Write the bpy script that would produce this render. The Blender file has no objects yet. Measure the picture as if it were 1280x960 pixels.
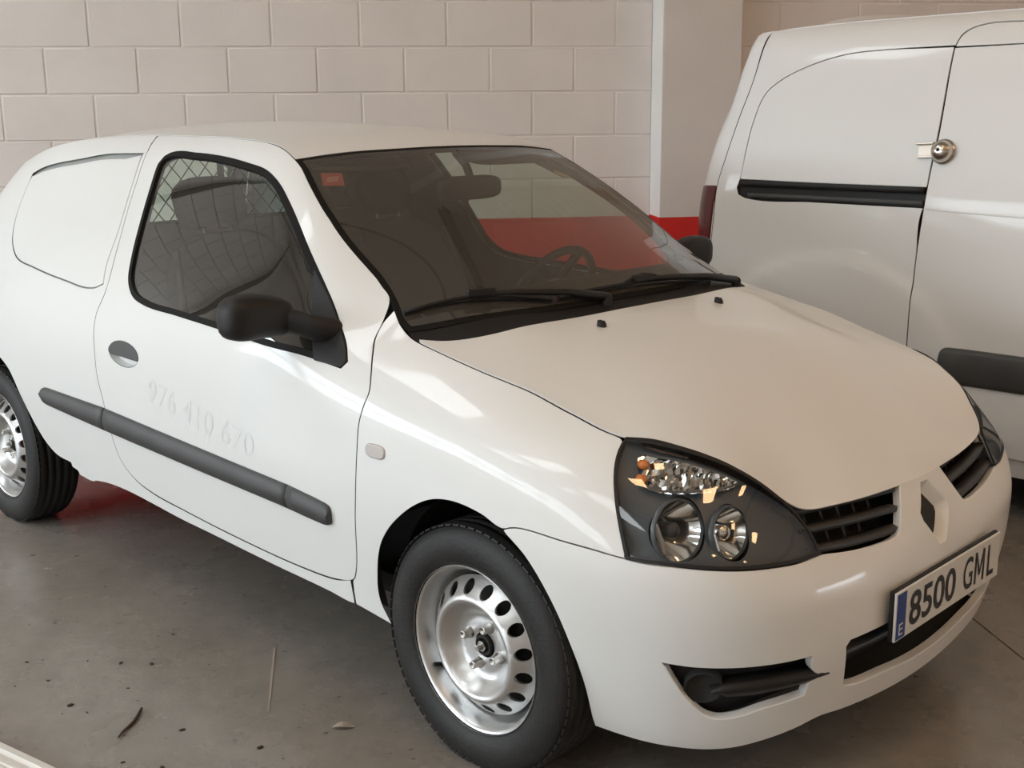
import bpy, bmesh, math, random
import numpy as np
from mathutils import Vector, Matrix
from mathutils.geometry import delaunay_2d_cdt

random.seed(7)
SC = bpy.context.scene
COL = SC.collection

# ---------------------------------------------------------------- camera, sky, light, exposure
# World: X along the block wall, Y towards it, Z up.  Both vehicles stand at TH to the wall.
TH = math.radians(52.2)
CT, ST = math.cos(TH), math.sin(TH)
def W(x, y, z=0.): return Vector((x*CT+y*ST, -x*ST+y*CT, z))          # vehicle axes -> world
cd = bpy.data.cameras.new('camera'); cam = bpy.data.objects.new('camera', cd); COL.objects.link(cam)
cd.sensor_width = 36; cd.lens = 1485.9/1280*36; cd.clip_start = .05
_yaw, _pit, _rol = math.radians(134.495)-TH, math.radians(-12.826), math.radians(.483)
_f = Vector((math.cos(_yaw)*math.cos(_pit), math.sin(_yaw)*math.cos(_pit), math.sin(_pit)))
_r = Vector((math.sin(_yaw), -math.cos(_yaw), 0)); _d = _f.cross(_r)
_r, _d = _r*math.cos(_rol)+_d*math.sin(_rol), _d*math.cos(_rol)-_r*math.sin(_rol)
cam.matrix_world = Matrix.Translation(W(1.7881, -2.4628, 1.4487)) @ Matrix((_r, -_d, -_f)).transposed().to_4x4()
SC.camera = cam

wd = bpy.data.worlds.new('sky'); SC.world = wd; wd.use_nodes = True
_bg = wd.node_tree.nodes['Background']; _bg.inputs[0].default_value = (.84, .93, 1.0, 1); _bg.inputs[1].default_value = 10.2

def area_light(name, loc, rot, sx, sy, power, col, portal=False):
    l = bpy.data.lights.new(name, 'AREA'); l.shape = 'RECTANGLE'; l.size = sx; l.size_y = sy; l.energy = power; l.color = col
    if portal: l.cycles.is_portal = True
    o = bpy.data.objects.new(name, l); o.location = loc; o.rotation_euler = rot; COL.objects.link(o); return o
ROOM = dict(x0=-10.5, x1=14.0, y0=-9.5, y1=4.08, h=6.4)
OPEN = (-9.2, 3.3, 3.5)                                               # the entrance in the left wall: y from, y to, height
area_light('entrance_daylight', (ROOM['x0']-.05, (OPEN[0]+OPEN[1])/2, OPEN[2]/2), (0, math.radians(-90), 0), OPEN[2], OPEN[1]-OPEN[0], 1, (1, 1, 1), True)
OPEN2 = (-6.6, 1.4, 1.3)                                             # and the one in the right wall
area_light('exit_daylight', (ROOM['x1']+.05, (OPEN2[0]+OPEN2[1])/2, OPEN2[2]/2), (0, math.radians(90), 0), OPEN2[2], OPEN2[1]-OPEN2[0], 1, (1, 1, 1), True)
SKYLIGHTS = [(-4.9, 1.3), (-5.4, -2.4), (-5.0, -6.4), (-8.6, -2.4), (-8.6, -6.4)]; SKY_POWER = 68; SKY_COLOR = (.90, .97, 1.0)
LAMP_POWER = 8; LAMP_COLOR = (1.0, .62, .32)                         # the warm hall lamps, built further down
vs = SC.view_settings; vs.view_transform = 'Standard'; vs.look = 'None'; vs.gamma = 1; vs.use_curve_mapping = False; vs.exposure = 0.18
SC.cycles.use_denoising = True; SC.cycles.max_bounces = 10; SC.cycles.transparent_max_bounces = 16; SC.cycles.diffuse_bounces = 6
SC.cycles.caustics_reflective = False; SC.cycles.caustics_refractive = False; SC.cycles.sample_clamp_indirect = 4

# ---------------------------------------------------------------- materials
def mat(name, col=(.5, .5, .5), rough=.5, metal=0., coat=0., bump=0., bscale=60., var=0., vscale=4., spec=.5, coat_r=.05):
    m = bpy.data.materials.new(name); m.use_nodes = True; n = m.node_tree.nodes; L = m.node_tree.links
    b = n['Principled BSDF']; b.inputs['Base Color'].default_value = (*col, 1); b.inputs['Roughness'].default_value = rough
    b.inputs['Metallic'].default_value = metal; b.inputs['Coat Weight'].default_value = coat; b.inputs['Coat Roughness'].default_value = coat_r
    b.inputs['Specular IOR Level'].default_value = spec
    tc = n.new('ShaderNodeTexCoord')
    if var:
        t = n.new('ShaderNodeTexNoise'); t.inputs['Scale'].default_value = vscale; t.inputs['Detail'].default_value = 6; L.new(tc.outputs['Object'], t.inputs[0])
        r = n.new('ShaderNodeValToRGB'); r.color_ramp.elements[0].position = .3; r.color_ramp.elements[1].position = .7
        r.color_ramp.elements[0].color = (*[c*(1-var) for c in col], 1); r.color_ramp.elements[1].color = (*[min(1, c*(1+var)) for c in col], 1)
        L.new(t.outputs[0], r.inputs[0]); L.new(r.outputs[0], b.inputs['Base Color'])
    if bump:
        t = n.new('ShaderNodeTexNoise'); t.inputs['Scale'].default_value = bscale; t.inputs['Detail'].default_value = 4; L.new(tc.outputs['Object'], t.inputs[0])
        u = n.new('ShaderNodeBump'); u.inputs['Strength'].default_value = bump; u.inputs['Distance'].default_value = .004
        L.new(t.outputs[0], u.inputs['Height']); L.new(u.outputs[0], b.inputs['Normal'])
    return m
def glass(name, tint, rough=0., ior=1.5, gl=(1, 1, 1), dust=0.):
    m = bpy.data.materials.new(name); m.use_nodes = True; n = m.node_tree.nodes; L = m.node_tree.links; n.clear()
    o = n.new('ShaderNodeOutputMaterial'); t = n.new('ShaderNodeBsdfTransparent'); t.inputs[0].default_value = (*tint, 1)
    g = n.new('ShaderNodeBsdfGlossy'); g.inputs['Roughness'].default_value = rough; g.inputs[0].default_value = (*gl, 1)
    f = n.new('ShaderNodeFresnel'); x = n.new('ShaderNodeMixShader'); gm = n.new('ShaderNodeNewGeometry')
    mr = n.new('ShaderNodeMapRange'); mr.inputs[3].default_value = ior; mr.inputs[4].default_value = 1/ior; L.new(gm.outputs['Backfacing'], mr.inputs[0]); L.new(mr.outputs[0], f.inputs[0])
    L.new(f.outputs[0], x.inputs[0]); L.new(t.outputs[0], x.inputs[1]); L.new(g.outputs[0], x.inputs[2]); 
    if dust:                                                           # a thin film of dust
        df = n.new('ShaderNodeBsdfDiffuse'); df.inputs[0].default_value = (.72, .66, .58, 1); y = n.new('ShaderNodeMixShader'); y.inputs[0].default_value = dust
        L.new(x.outputs[0], y.inputs[1]); L.new(df.outputs[0], y.inputs[2]); x = y
    L.new(x.outputs[0], o.inputs[0]); return m
def emit(name, col, s):
    m = bpy.data.materials.new(name); m.use_nodes = True; n = m.node_tree.nodes; n.clear()
    o = n.new('ShaderNodeOutputMaterial'); e = n.new('ShaderNodeEmission'); e.inputs[0].default_value = (*col, 1); e.inputs[1].default_value = s
    m.node_tree.links.new(e.outputs[0], o.inputs[0]); return m
M = dict(
 paint=mat('white_paint', (.785, .788, .772), .42, 0, .45, 0, 60, .015, 1.5, coat_r=.06, spec=.4),
 groove=mat('seam_sealer', (.34, .35, .34), .6),
 vpaint=mat('van_paint', (.81, .80, .78), .40, 0, .5, 0, 60, .012, 1.2, coat_r=.07, spec=.4),
 black=mat('black_plastic', (.014, .013, .013), .5, bump=.15, bscale=900, spec=.35),
 grey=mat('grey_plastic', (.058, .058, .058), .5, bump=.12, bscale=700, var=.12, vscale=9),
 rubber=mat('rubber', (.012, .011, .010), .65, spec=.12),
 dark=mat('dark_interior', (.020, .019, .018), .8),
 trimgrey=mat('interior_trim', (.060, .058, .056), .7, var=.1),
 shell=mat('inner_panel', (.030, .030, .030), .7),
 tyre=mat('tyre_rubber', (.012, .011, .010), .6, bump=.25, bscale=160, var=.35, vscale=7),
 steel=mat('wheel_silver', (.60, .595, .585), .33, .85, 0, .05, 300, .10, 8),
 nut=mat('steel_nut', (.50, .48, .45), .35, 1.0, var=.25, vscale=60),
 brake=mat('brake_iron', (.028, .024, .021), .75, .3, var=.3, vscale=20),
 chrome=mat('lamp_chrome', (.86, .85, .82), .09, 1.0),
 lampgrey=mat('lamp_housing', (.07, .079, .088), .34),
 amber=mat('amber_bulb', (.75, .22, .05), .25),
 fabric=mat('seat_fabric', (.050, .047, .045), .95, bump=.3, bscale=400, var=.15),
 facing=mat('seat_piping', (.075, .07, .068), .9),
 plate=mat('plate_white', (.72, .71, .68), .35, bump=.0, var=.03),
 blue=mat('plate_blue', (.012, .045, .22), .4), ink=mat('plate_ink', (.014, .013, .013), .45),
 whiteink=mat('plate_symbol', (.75, .76, .78), .5),
 ghost=mat('faded_decal', (.775, .778, .765), .40, 0, .8), ghostp=mat('faded_decal_light', (.77, .772, .762), .45, 0, .7),
 red_lens=mat('tail_lens', (.095, .008, .008), .25, 0, .25, spec=.25), sticker=mat('red_sticker', (.50, .075, .045), .5), stickertxt=mat('sticker_print', (.62, .26, .2), .5),
 indic=mat('clear_lens', (.46, .41, .38), .15, 0, 1),
 screen=glass('windscreen_glass', (.66, .69, .64), 0, 1.6, dust=.07), side=glass('side_glass', (.72, .82, .77), 0, 2.0, dust=.02), rearglass=glass('rear_glass', (.80, .93, .86), 0, 1.5, dust=.02), lens=glass('lamp_glass', (.93, .94, .95), 0, 1.45),
 label=mat('visor_label', (.05, .035, .015), .5), labely=mat('visor_label_band', (.42, .34, .10), .5),
 brass=mat('lock_metal', (.60, .55, .49), .26, 1.0, var=.12, vscale=40), bracket=mat('hasp_metal', (.60, .53, .45), .4, .8),
 bulk=mat('bulkhead_panel', (.13, .135, .14), .6), slat=mat('grille_plastic', (.026, .025, .024), .5), wire=mat('bulkhead_wire', (.02, .02, .02), .5),
 beam=mat('roof_steel', (.10, .085, .075), .6), ceil=mat('ceiling_sheet', (.72, .68, .62), .8, var=.05, vscale=1),
 pillar=None, plain=mat('painted_plaster', (.76, .72, .67), .7, bump=.2, bscale=40, var=.03),
 pale=mat('cream_strip', (.72, .70, .66), .45), brown=mat('strip_groove', (.22, .17, .13), .7),
 twig=mat('dry_twig', (.055, .025, .02), .85), leaf=mat('dry_leaf', (.36, .30, .24), .9), dirt=mat('dirt', (.03, .026, .022), .95),
 yard=mat('yard_concrete', (.20, .195, .19), .9, var=.1, vscale=.5))

def wall_paint(name, z_split, white, red):
    """Masonry paint: a red band up to z_split (world height), off-white above, both with a little wear."""
    m = mat(name, white, .62, bump=.35, bscale=55); n = m.node_tree.nodes; L = m.node_tree.links; b = n['Principled BSDF']
    g = n.new('ShaderNodeNewGeometry'); sp = n.new('ShaderNodeSeparateXYZ'); L.new(g.outputs['Position'], sp.inputs[0])
    nz = n.new('ShaderNodeTexNoise'); nz.inputs['Scale'].default_value = 3.; nz.inputs['Detail'].default_value = 8; L.new(g.outputs['Position'], nz.inputs[0])
    w = n.new('ShaderNodeMath'); w.operation = 'MULTIPLY_ADD'; L.new(nz.outputs[0], w.inputs[0]); w.inputs[1].default_value = .01; L.new(sp.outputs[2], w.inputs[2])
    gt = n.new('ShaderNodeMath'); gt.operation = 'GREATER_THAN'; L.new(w.outputs[0], gt.inputs[0]); gt.inputs[1].default_value = z_split+.005
    r1 = n.new('ShaderNodeValToRGB'); r1.color_ramp.elements[0].position = .3; r1.color_ramp.elements[1].position = .72
    r1.color_ramp.elements[0].color = (*[c*.955 for c in white], 1); r1.color_ramp.elements[1].color = (*[c*1.03 for c in white], 1); L.new(nz.outputs[0], r1.inputs[0])
    r2 = n.new('ShaderNodeValToRGB'); r2.color_ramp.elements[0].position = .3; r2.color_ramp.elements[1].position = .72
    r2.color_ramp.elements[0].color = (*[c*.85 for c in red], 1); r2.color_ramp.elements[1].color = (*[c*1.1 for c in red], 1); L.new(nz.outputs[0], r2.inputs[0])
    mx = n.new('ShaderNodeMix'); mx.data_type = 'RGBA'; gx = n.new('ShaderNodeMath'); gx.operation = 'LESS_THAN'; L.new(sp.outputs[0], gx.inputs[0]); gx.inputs[1].default_value = -3.35      # the band stops before the wall's left part
    mm = n.new('ShaderNodeMath'); mm.operation = 'MAXIMUM'; L.new(gt.outputs[0], mm.inputs[0]); L.new(gx.outputs[0], mm.inputs[1]); L.new(mm.outputs[0], mx.inputs['Factor']); L.new(r2.outputs[0], mx.inputs[6]); L.new(r1.outputs[0], mx.inputs[7])
    L.new(mx.outputs[2], b.inputs['Base Color']); return m
def yard_wall():
    m = mat('yard_blockwork', (.2, .2, .2), .9); n = m.node_tree.nodes; L = m.node_tree.links; g = n.new('ShaderNodeNewGeometry'); c = n.new('ShaderNodeSeparateXYZ'); k = n.new('ShaderNodeCombineXYZ')
    L.new(g.outputs['Position'], c.inputs[0]); L.new(c.outputs[1], k.inputs[0]); L.new(c.outputs[2], k.inputs[1]); b = n.new('ShaderNodeTexBrick'); L.new(k.outputs[0], b.inputs[0]); b.inputs['Scale'].default_value = 1
    b.inputs['Color1'].default_value = (.20, .195, .185, 1); b.inputs['Color2'].default_value = (.23, .22, .21, 1); b.inputs['Mortar'].default_value = (.10, .095, .09, 1)
    b.inputs['Mortar Size'].default_value = .02; b.inputs['Brick Width'].default_value = .8; b.inputs['Row Height'].default_value = .4; L.new(b.outputs[0], n['Principled BSDF'].inputs['Base Color']); return m
M['yardwall'] = yard_wall()
M['pillar'] = wall_paint('pillar_paint', .852, (.70, .655, .62), (.68, .016, .010))
M['lit_face'] = wall_paint('lit_face_paint', .852, (.90, .895, .88), (.68, .016, .010))  # whiter copy of the pillar paint: light on its left face put into colour
M['wall'] = wall_paint('masonry_paint', .845, (.78, .725, .685), (.68, .016, .010))

def floor_mat():
    m = mat('concrete', (.23, .21, .19), .5); n = m.node_tree.nodes; L = m.node_tree.links; b = n['Principled BSDF']
    g = n.new('ShaderNodeNewGeometry')
    def noise(s, d, r=.6):
        t = n.new('ShaderNodeTexNoise'); t.inputs['Scale'].default_value = s; t.inputs['Detail'].default_value = d; t.inputs['Roughness'].default_value = r; L.new(g.outputs['Position'], t.inputs[0]); return t
    def ramp(src, p0, c0, p1, c1):
        r = n.new('ShaderNodeValToRGB'); e = r.color_ramp.elements; e[0].position = p0; e[1].position = p1; e[0].color = (*c0, 1); e[1].color = (*c1, 1); L.new(src, r.inputs[0]); return r
    def mix(f, a, c, mode='MIX'):
        x = n.new('ShaderNodeMix'); x.data_type = 'RGBA'; x.blend_type = mode
        if isinstance(f, float): x.inputs['Factor'].default_value = f
        else: L.new(f, x.inputs['Factor'])
        L.new(a, x.inputs[6]); L.new(c, x.inputs[7]); return x
    base = ramp(noise(1.1, 8).outputs[0], .30, (.235, .208, .178), .72, (.305, .278, .245))
    fine = ramp(noise(14, 9, .7).outputs[0], .30, (.80, .80, .79), .75, (1.08, 1.07, 1.06))
    c = mix(1.0, base.outputs[0], fine.outputs[0], 'MULTIPLY')
    st = ramp(noise(2.6, 10, .72).outputs[0], .48, (0, 0, 0), .80, (1, 1, 1))
    dk = n.new('ShaderNodeRGB'); dk.outputs[0].default_value = (.10, .09, .08, 1)
    sc = n.new('ShaderNodeMath'); sc.operation = 'MULTIPLY'; sc.inputs[1].default_value = .28; L.new(st.outputs[0], sc.inputs[0])
    c = mix(sc.outputs[0], c.outputs[2], dk.outputs[0])
    v = n.new('ShaderNodeTexNoise'); v.inputs['Scale'].default_value = 34; v.inputs['Detail'].default_value = 2; L.new(g.outputs['Position'], v.inputs[0])
    sp = ramp(v.outputs[0], .70, (0, 0, 0), .73, (1, 1, 1)); c = mix(sp.outputs[0], c.outputs[2], dk.outputs[0])
    L.new(c.outputs[2], b.inputs['Base Color'])
    rr = ramp(noise(3, 6).outputs[0], .3, (.20, .20, .20), .7, (.33, .33, .33)); L.new(rr.outputs[0], b.inputs['Roughness'])
    bp = n.new('ShaderNodeBump'); bp.inputs['Strength'].default_value = .18; bp.inputs['Distance'].default_value = .003; L.new(noise(60, 6).outputs[0], bp.inputs['Height']); L.new(bp.outputs[0], b.inputs['Normal'])
    return m
M['floor'] = floor_mat()

# ---------------------------------------------------------------- builders
def link(o, parent=None, **props):
    COL.objects.link(o)
    if parent: o.parent = parent
    for k, v in props.items(): o[k] = v
    return o
def empty(name, loc, rz, **props):
    o = bpy.data.objects.new(name, None); o.location = loc; o.rotation_euler = (0, 0, rz); o.empty_display_size = .2; return link(o, None, **props)

class MB:
    """Collects shapes into one mesh."""
    def __init__(s): s.v = []; s.f = []; s.sm = []
    def add(s, v, f, smooth=False, mirror=False):
        o = len(s.v); s.v += [tuple(float(c) for c in p) for p in v]
        s.f += [tuple(i+o for i in (q[::-1] if mirror else q)) for q in f]; s.sm += [smooth]*len(f); return s
    def box(s, c, d, rot=None, bev=0.):
        bm = bmesh.new(); bmesh.ops.create_cube(bm, size=1)
        bmesh.ops.scale(bm, vec=d, verts=bm.verts)
        if bev: bmesh.ops.bevel(bm, geom=list(bm.edges), offset=min(bev, min(d)*.49), segments=2, affect='EDGES', profile=.5)
        if rot is not None: bmesh.ops.rotate(bm, verts=bm.verts, matrix=rot)
        bmesh.ops.translate(bm, vec=c, verts=bm.verts); bm.verts.index_update()
        big = sorted((f.calc_area() for f in bm.faces), reverse=True)[min(5, len(bm.faces)-1)]*.999
        s.add([v.co for v in bm.verts], [tuple(v.index for v in f.verts) for f in bm.faces], bev > 0)
        if bev:
            for k, f in enumerate(bm.faces):
                if f.calc_area() >= big: s.sm[len(s.sm)-len(bm.faces)+k] = False
        bm.free(); return s
    def grid(s, P, close_u=False, close_v=False, smooth=True, flip=False):
        P = np.asarray(P, float); a, b = P.shape[:2]; f = []
        for i in range(a if close_u else a-1):
            for j in range(b if close_v else b-1):
                q = (i*b+j, ((i+1) % a)*b+j, ((i+1) % a)*b+(j+1) % b, i*b+(j+1) % b); f.append(q[::-1] if flip else q)
        return s.add(P.reshape(-1, 3), f, smooth)
    def lathe(s, prof, n=64, axis='y', c=(0, 0, 0), smooth=True, close=False):
        """prof: (axial, radius) pairs."""
        t = np.linspace(0, 2*math.pi, n, endpoint=False); P = []
        for h, r in prof:
            u, w = r*np.cos(t), r*np.sin(t); a = np.full(n, h)
            P.append(np.stack({'y': (u, a, w), 'x': (a, u, w), 'z': (u, w, a)}[axis], -1)+np.array(c))
        return s.grid(P, close, True, smooth, axis != 'y')
    def tube(s, pts, r, n=8, cap=True):
        p = np.asarray(pts, float); r = np.broadcast_to(r, (len(p),)); up = np.array([0, 0, 1.]); R = []
        for i in range(len(p)):
            t = p[min(i+1, len(p)-1)]-p[max(i-1, 0)]; t /= np.linalg.norm(t)+1e-12
            a = np.cross(t, up if abs(t[2]) < .95 else np.array([1., 0, 0])); a /= np.linalg.norm(a); b = np.cross(a, t)
            k = np.linspace(0, 2*math.pi, n, endpoint=False); R.append(p[i]+r[i]*(np.cos(k)[:, None]*a+np.sin(k)[:, None]*b))
        o = len(s.v); s.grid(R, False, True, True, True)
        if cap: s.f += [tuple(range(o, o+n)), tuple(range(o+(len(p)-1)*n, o+len(p)*n))[::-1]]; s.sm += [False]*2
        return s
    def poly(s, pts, thick=None):
        n = len(pts); v = [Vector(p) for p in pts]
        if thick is None: return s.add(v, [tuple(range(n))])
        w = [p+Vector(thick) for p in v]
        return s.add(v+w, [tuple(range(n))[::-1], tuple(range(n, 2*n))]+[(i, (i+1) % n, n+(i+1) % n, n+i) for i in range(n)])
    def mesh(s, name, m, fix=True):
        me = bpy.data.meshes.new(name); me.from_pydata(s.v, [], s.f); me.polygons.foreach_set('use_smooth', s.sm)
        if fix:
            bm = bmesh.new(); bm.from_mesh(me); bmesh.ops.recalc_face_normals(bm, faces=bm.faces); bm.to_mesh(me); bm.free()
        me.materials.append(m); me.update(); return me
    def build(s, name, m, parent=None, fix=True, **props):
        return link(bpy.data.objects.new(name, s.mesh(name, m, fix)), parent, **props)

def mirrored(o, parent):
    """The same part on the other side of the vehicle."""
    me = o.data.copy(); n = len(me.vertices); co = np.empty(n*3); me.vertices.foreach_get('co', co); co = co.reshape(-1, 3); co[:, 1] *= -1
    nl = None
    if me.has_custom_normals:
        nl = np.array([l.vector[:] for l in me.corner_normals]); vi = np.array([l.vertex_index for l in me.loops]); nv = np.zeros((n, 3)); nv[vi] = nl; nv[:, 1] *= -1
    me.vertices.foreach_set('co', co.ravel()); me.flip_normals(); me.update()
    if nl is not None: me.normals_split_custom_set_from_vertices(nv.tolist())
    return link(bpy.data.objects.new(o.name.split('.')[0], me), parent)

# -- outlines on a surface
def smooth_poly(pts, closed=True, step=.012, corner=38):
    """Catmull-Rom through the points, broken at corners, resampled."""
    p = np.array(pts, float); p = p[np.linalg.norm(p-np.roll(p, 1, 0), axis=1) > 1e-5] if closed else p; n = len(p); out = []
    def ang(i):
        a = p[i]-p[i-1]; b = p[(i+1) % n]-p[i]; return abs(math.degrees(math.atan2(a[0]*b[1]-a[1]*b[0], a @ b)))
    cor = [(ang(i) > corner) if closed or 0 < i < n-1 else True for i in range(n)]
    for i in range(n if closed else n-1):
        a, b = p[i], p[(i+1) % n]; L = np.linalg.norm(b-a); k = max(1, int(math.ceil(L/step)))
        pa = p[i-1] if not cor[i] else 2*a-b; pb = p[(i+2) % n] if not cor[(i+1) % n] else 2*b-a
        la = np.linalg.norm(a-pa)+1e-9; lb = np.linalg.norm(pb-b)+1e-9
        ma = ((a-pa)/la+(b-a)/L)*.5*L; mb = ((pb-b)/lb+(b-a)/L)*.5*L
        for t in np.arange(k)/k:
            out.append((2*t**3-3*t**2+1)*a+(t**3-2*t**2+t)*ma+(-2*t**3+3*t**2)*b+(t**3-t**2)*mb)
    if not closed: out.append(p[-1])
    return np.array(out)
def area2(p): return float(np.sum(p[:, 0]*np.roll(p[:, 1], -1)-np.roll(p[:, 0], -1)*p[:, 1]))
def inset(p, d):
    """Move a closed outline inwards by d (outwards if negative)."""
    if area2(p) < 0: p = p[::-1]
    t = np.roll(p, -1, 0)-np.roll(p, 1, 0); t /= np.linalg.norm(t, axis=1)[:, None]+1e-12
    e = p-np.roll(p, 1, 0); e /= np.linalg.norm(e, axis=1)[:, None]+1e-12; c = np.clip((t*e).sum(1), .45, 1)
    return p+np.stack([-t[:, 1], t[:, 0]], -1)*(d/c)[:, None]
def inside(q, p):
    x, y = q[:, 0][:, None], q[:, 1][:, None]; a, b = p, np.roll(p, -1, 0)
    c = ((a[:, 1] > y) != (b[:, 1] > y)) & (x < (b[:, 0]-a[:, 0])*(y-a[:, 1])/(b[:, 1]-a[:, 1]+1e-15)+a[:, 0]); return c.sum(1) % 2 == 1
def fill(loops, h):
    """Triangulate the first loop minus the others, with inner points at spacing h."""
    lo, hi = loops[0].min(0), loops[0].max(0); gx, gy = np.arange(lo[0]+h/2, hi[0], h), np.arange(lo[1]+h/2, hi[1], h*.87)
    g = np.array([(x+(h/2 if j % 2 else 0), y) for j, y in enumerate(gy) for x in gx]).reshape(-1, 2); allp = np.vstack(loops)
    def ok(q):
        k = inside(q, loops[0])
        for l in loops[1:]: k &= ~inside(q, l)
        return k
    if len(g):
        g = g[ok(g)]
        if len(g):
            keep = np.ones(len(g), bool)
            for i in range(0, len(g), 2000): keep[i:i+2000] = (((g[i:i+2000, None]-allp[None])**2).sum(-1).min(1) > (.45*h)**2)
            g = g[keep]
    v = np.vstack([allp, g]) if len(g) else allp; ed = []; o = 0
    for l in loops: ed += [(o+i, o+(i+1) % len(l)) for i in range(len(l))]; o += len(l)
    V, _, F, _, _, _ = delaunay_2d_cdt([Vector(q) for q in v], ed, [], 0, 1e-7); V = np.array([tuple(q) for q in V]); F = np.array([f for f in F if len(f) == 3])
    c = V[F].mean(1); F = F[ok(c)]
    a = np.cross(V[F[:, 1]]-V[F[:, 0]], V[F[:, 2]]-V[F[:, 0]]); F = np.where((a < 0)[:, None], F[:, ::-1], F); return V, F
def panel(name, sf, poly, m, parent, holes=(), gap=.003, h=.024, off=0., rim=.0008, lip=.0006, raw=False, offf=None, **props):
    """A sheet cut from surface sf along outlines given in its own coordinates, with turned-in edges."""
    loops = []
    for k, q in enumerate([poly, *holes]):
        q = np.array(q, float) if raw or isinstance(q, np.ndarray) else smooth_poly(q)
        if area2(q) < 0: q = q[::-1]
        loops.append(inset(q, gap if k == 0 else -gap))
    V, F = fill(loops, h)
    o = np.full(len(V), off) if offf is None else off+offf(V)
    X = sf.P(V[:, 0], V[:, 1], o); Nn = sf.N(V[:, 0], V[:, 1]); v = [X]; nn = [Nn]; f = [tuple(t) for t in F]; base = len(V)
    if rim:
        for k, l in enumerate(loops):
            t = np.roll(l, -1, 0)-np.roll(l, 1, 0); t /= np.linalg.norm(t, axis=1)[:, None]+1e-12; sg = 1 if k == 0 else -1
            out = np.stack([t[:, 1], -t[:, 0]], -1)*sg; A = sf.P(l[:, 0], l[:, 1]); l1 = l+out*lip; ol = off if offf is None else off+offf(l)
            N0 = sf.N(l[:, 0], l[:, 1]); d = sf.P(*(l+out*.004).T)-A; d /= np.linalg.norm(d, axis=1)[:, None]+1e-12
            r0 = sf.P(l[:, 0], l[:, 1], ol); r1 = sf.P(l1[:, 0], l1[:, 1], ol-lip); r2 = sf.P(l1[:, 0], l1[:, 1], ol-rim); n = len(l)
            v += [r0, r1, r1, r2]; n1 = N0*.5+d*.85; n1 /= np.linalg.norm(n1, axis=1)[:, None]; nn += [N0, n1, d, d]
            for a, b in ((0, 1), (2, 3)):
                for i in range(n):
                    j = (i+1) % n; q = (base+a*n+i, base+b*n+i, base+b*n+j, base+a*n+j); f.append(q if k == 0 else q[::-1])
            base += 4*n
    me = bpy.data.meshes.new(name); me.from_pydata(np.vstack(v).tolist(), [], f); me.polygons.foreach_set('use_smooth', [True]*len(f)); me.materials.append(m)
    me.normals_split_custom_set_from_vertices(np.vstack(nn).tolist()); me.update()
    return link(bpy.data.objects.new(name, me), parent, **props)
def ring(name, sf, outer, width, m, parent, off=0., h=.03, rim=.012, inner=None, **props):
    q = smooth_poly(outer); q = q if area2(q) > 0 else q[::-1]
    return panel(name, sf, q, m, parent, [inset(q, width) if inner is None else inner], 0., h, off, rim, .001, True, **props)
def bar(sf, stations, prof):
    """Loft along a surface: stations (s, z_low, z_high), prof rows (fraction of height, offset)."""
    return [[sf.P(s, a+(b-a)*t, o)[0] for t, o in prof] for s, a, b in stations]
def text(body, size, extrude=0., sx=1., sp=1., bold=0.):
    c = bpy.data.curves.new('text', 'FONT'); c.body = body; c.size = size; c.extrude = extrude; c.align_x = 'CENTER'; c.align_y = 'CENTER'; c.space_character = sp; c.resolution_u = 4; c.offset = bold
    o = bpy.data.objects.new('text', c); COL.objects.link(o); dg = bpy.context.evaluated_depsgraph_get(); dg.update(); me = o.evaluated_get(dg).to_mesh()
    v = np.array([p.co[:] for p in me.vertices]).reshape(-1, 3); f = [tuple(p.vertices) for p in me.polygons]; o.evaluated_get(dg).to_mesh_clear()
    bpy.data.objects.remove(o); bpy.data.curves.remove(c); v[:, 0] *= sx; return v, f

def islands(v, f):
    """Split a triangle soup into its separate pieces."""
    par = list(range(len(v)))
    def find(a):
        while par[a] != a: par[a] = par[par[a]]; a = par[a]
        return a
    for q in f:
        for b in q[1:]: par[find(q[0])] = find(b)
    g = {}
    for q in f: g.setdefault(find(q[0]), []).append(q)
    out = []
    for k in sorted(g, key=lambda k: v[k][0]):
        ids = sorted({i for q in g[k] for i in q}); m_ = {i: j for j, i in enumerate(ids)}; out.append((v[ids], [tuple(m_[i] for i in q) for q in g[k]]))
    return out
# ---------------------------------------------------------------- car body surfaces
# A body side is a closed plan contour (walked from the rear centre, along the right side, to the front centre)
# with an inward profile over height at every station.  P(s,z) gives the point, N(s,z) the outward normal.
def pchip(xk, yk, x):
    xk = np.asarray(xk, float); yk = np.asarray(yk, float); x = np.asarray(x, float)
    h = np.diff(xk); dl = np.diff(yk)/h; m = np.zeros(len(xk)); m[0] = dl[0]; m[-1] = dl[-1]
    for i in range(1, len(xk)-1):
        if dl[i-1]*dl[i] > 0:
            w1 = 2*h[i]+h[i-1]; w2 = h[i]+2*h[i-1]; m[i] = (w1+w2)/(w1/dl[i-1]+w2/dl[i])
    i = np.clip(np.searchsorted(xk, x)-1, 0, len(h)-1); t = (x-xk[i])/h[i]
    r = (2*t**3-3*t**2+1)*yk[i]+(t**3-2*t**2+t)*h[i]*m[i]+(-2*t**3+3*t**2)*yk[i+1]+(t**3-t**2)*h[i]*m[i+1]
    r = np.where(t < 0, yk[0]+m[0]*(x-xk[0]), r) if True else r
    r = np.where(x < xk[0], yk[0]+m[0]*(x-xk[0]), r)
    return np.where(x > xk[-1], yk[-1]+m[-1]*(x-xk[-1]), r)

def gsm(a, n, axis):
    k = np.exp(-.5*(np.arange(-3*n, 3*n+1)/n)**2); k /= k.sum()
    pad = [(0, 0)]*a.ndim; pad[axis] = (3*n, 3*n)
    return np.apply_along_axis(lambda v: np.convolve(v, k, 'valid'), axis, np.pad(a, pad, mode='reflect', reflect_type='odd'))

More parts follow.
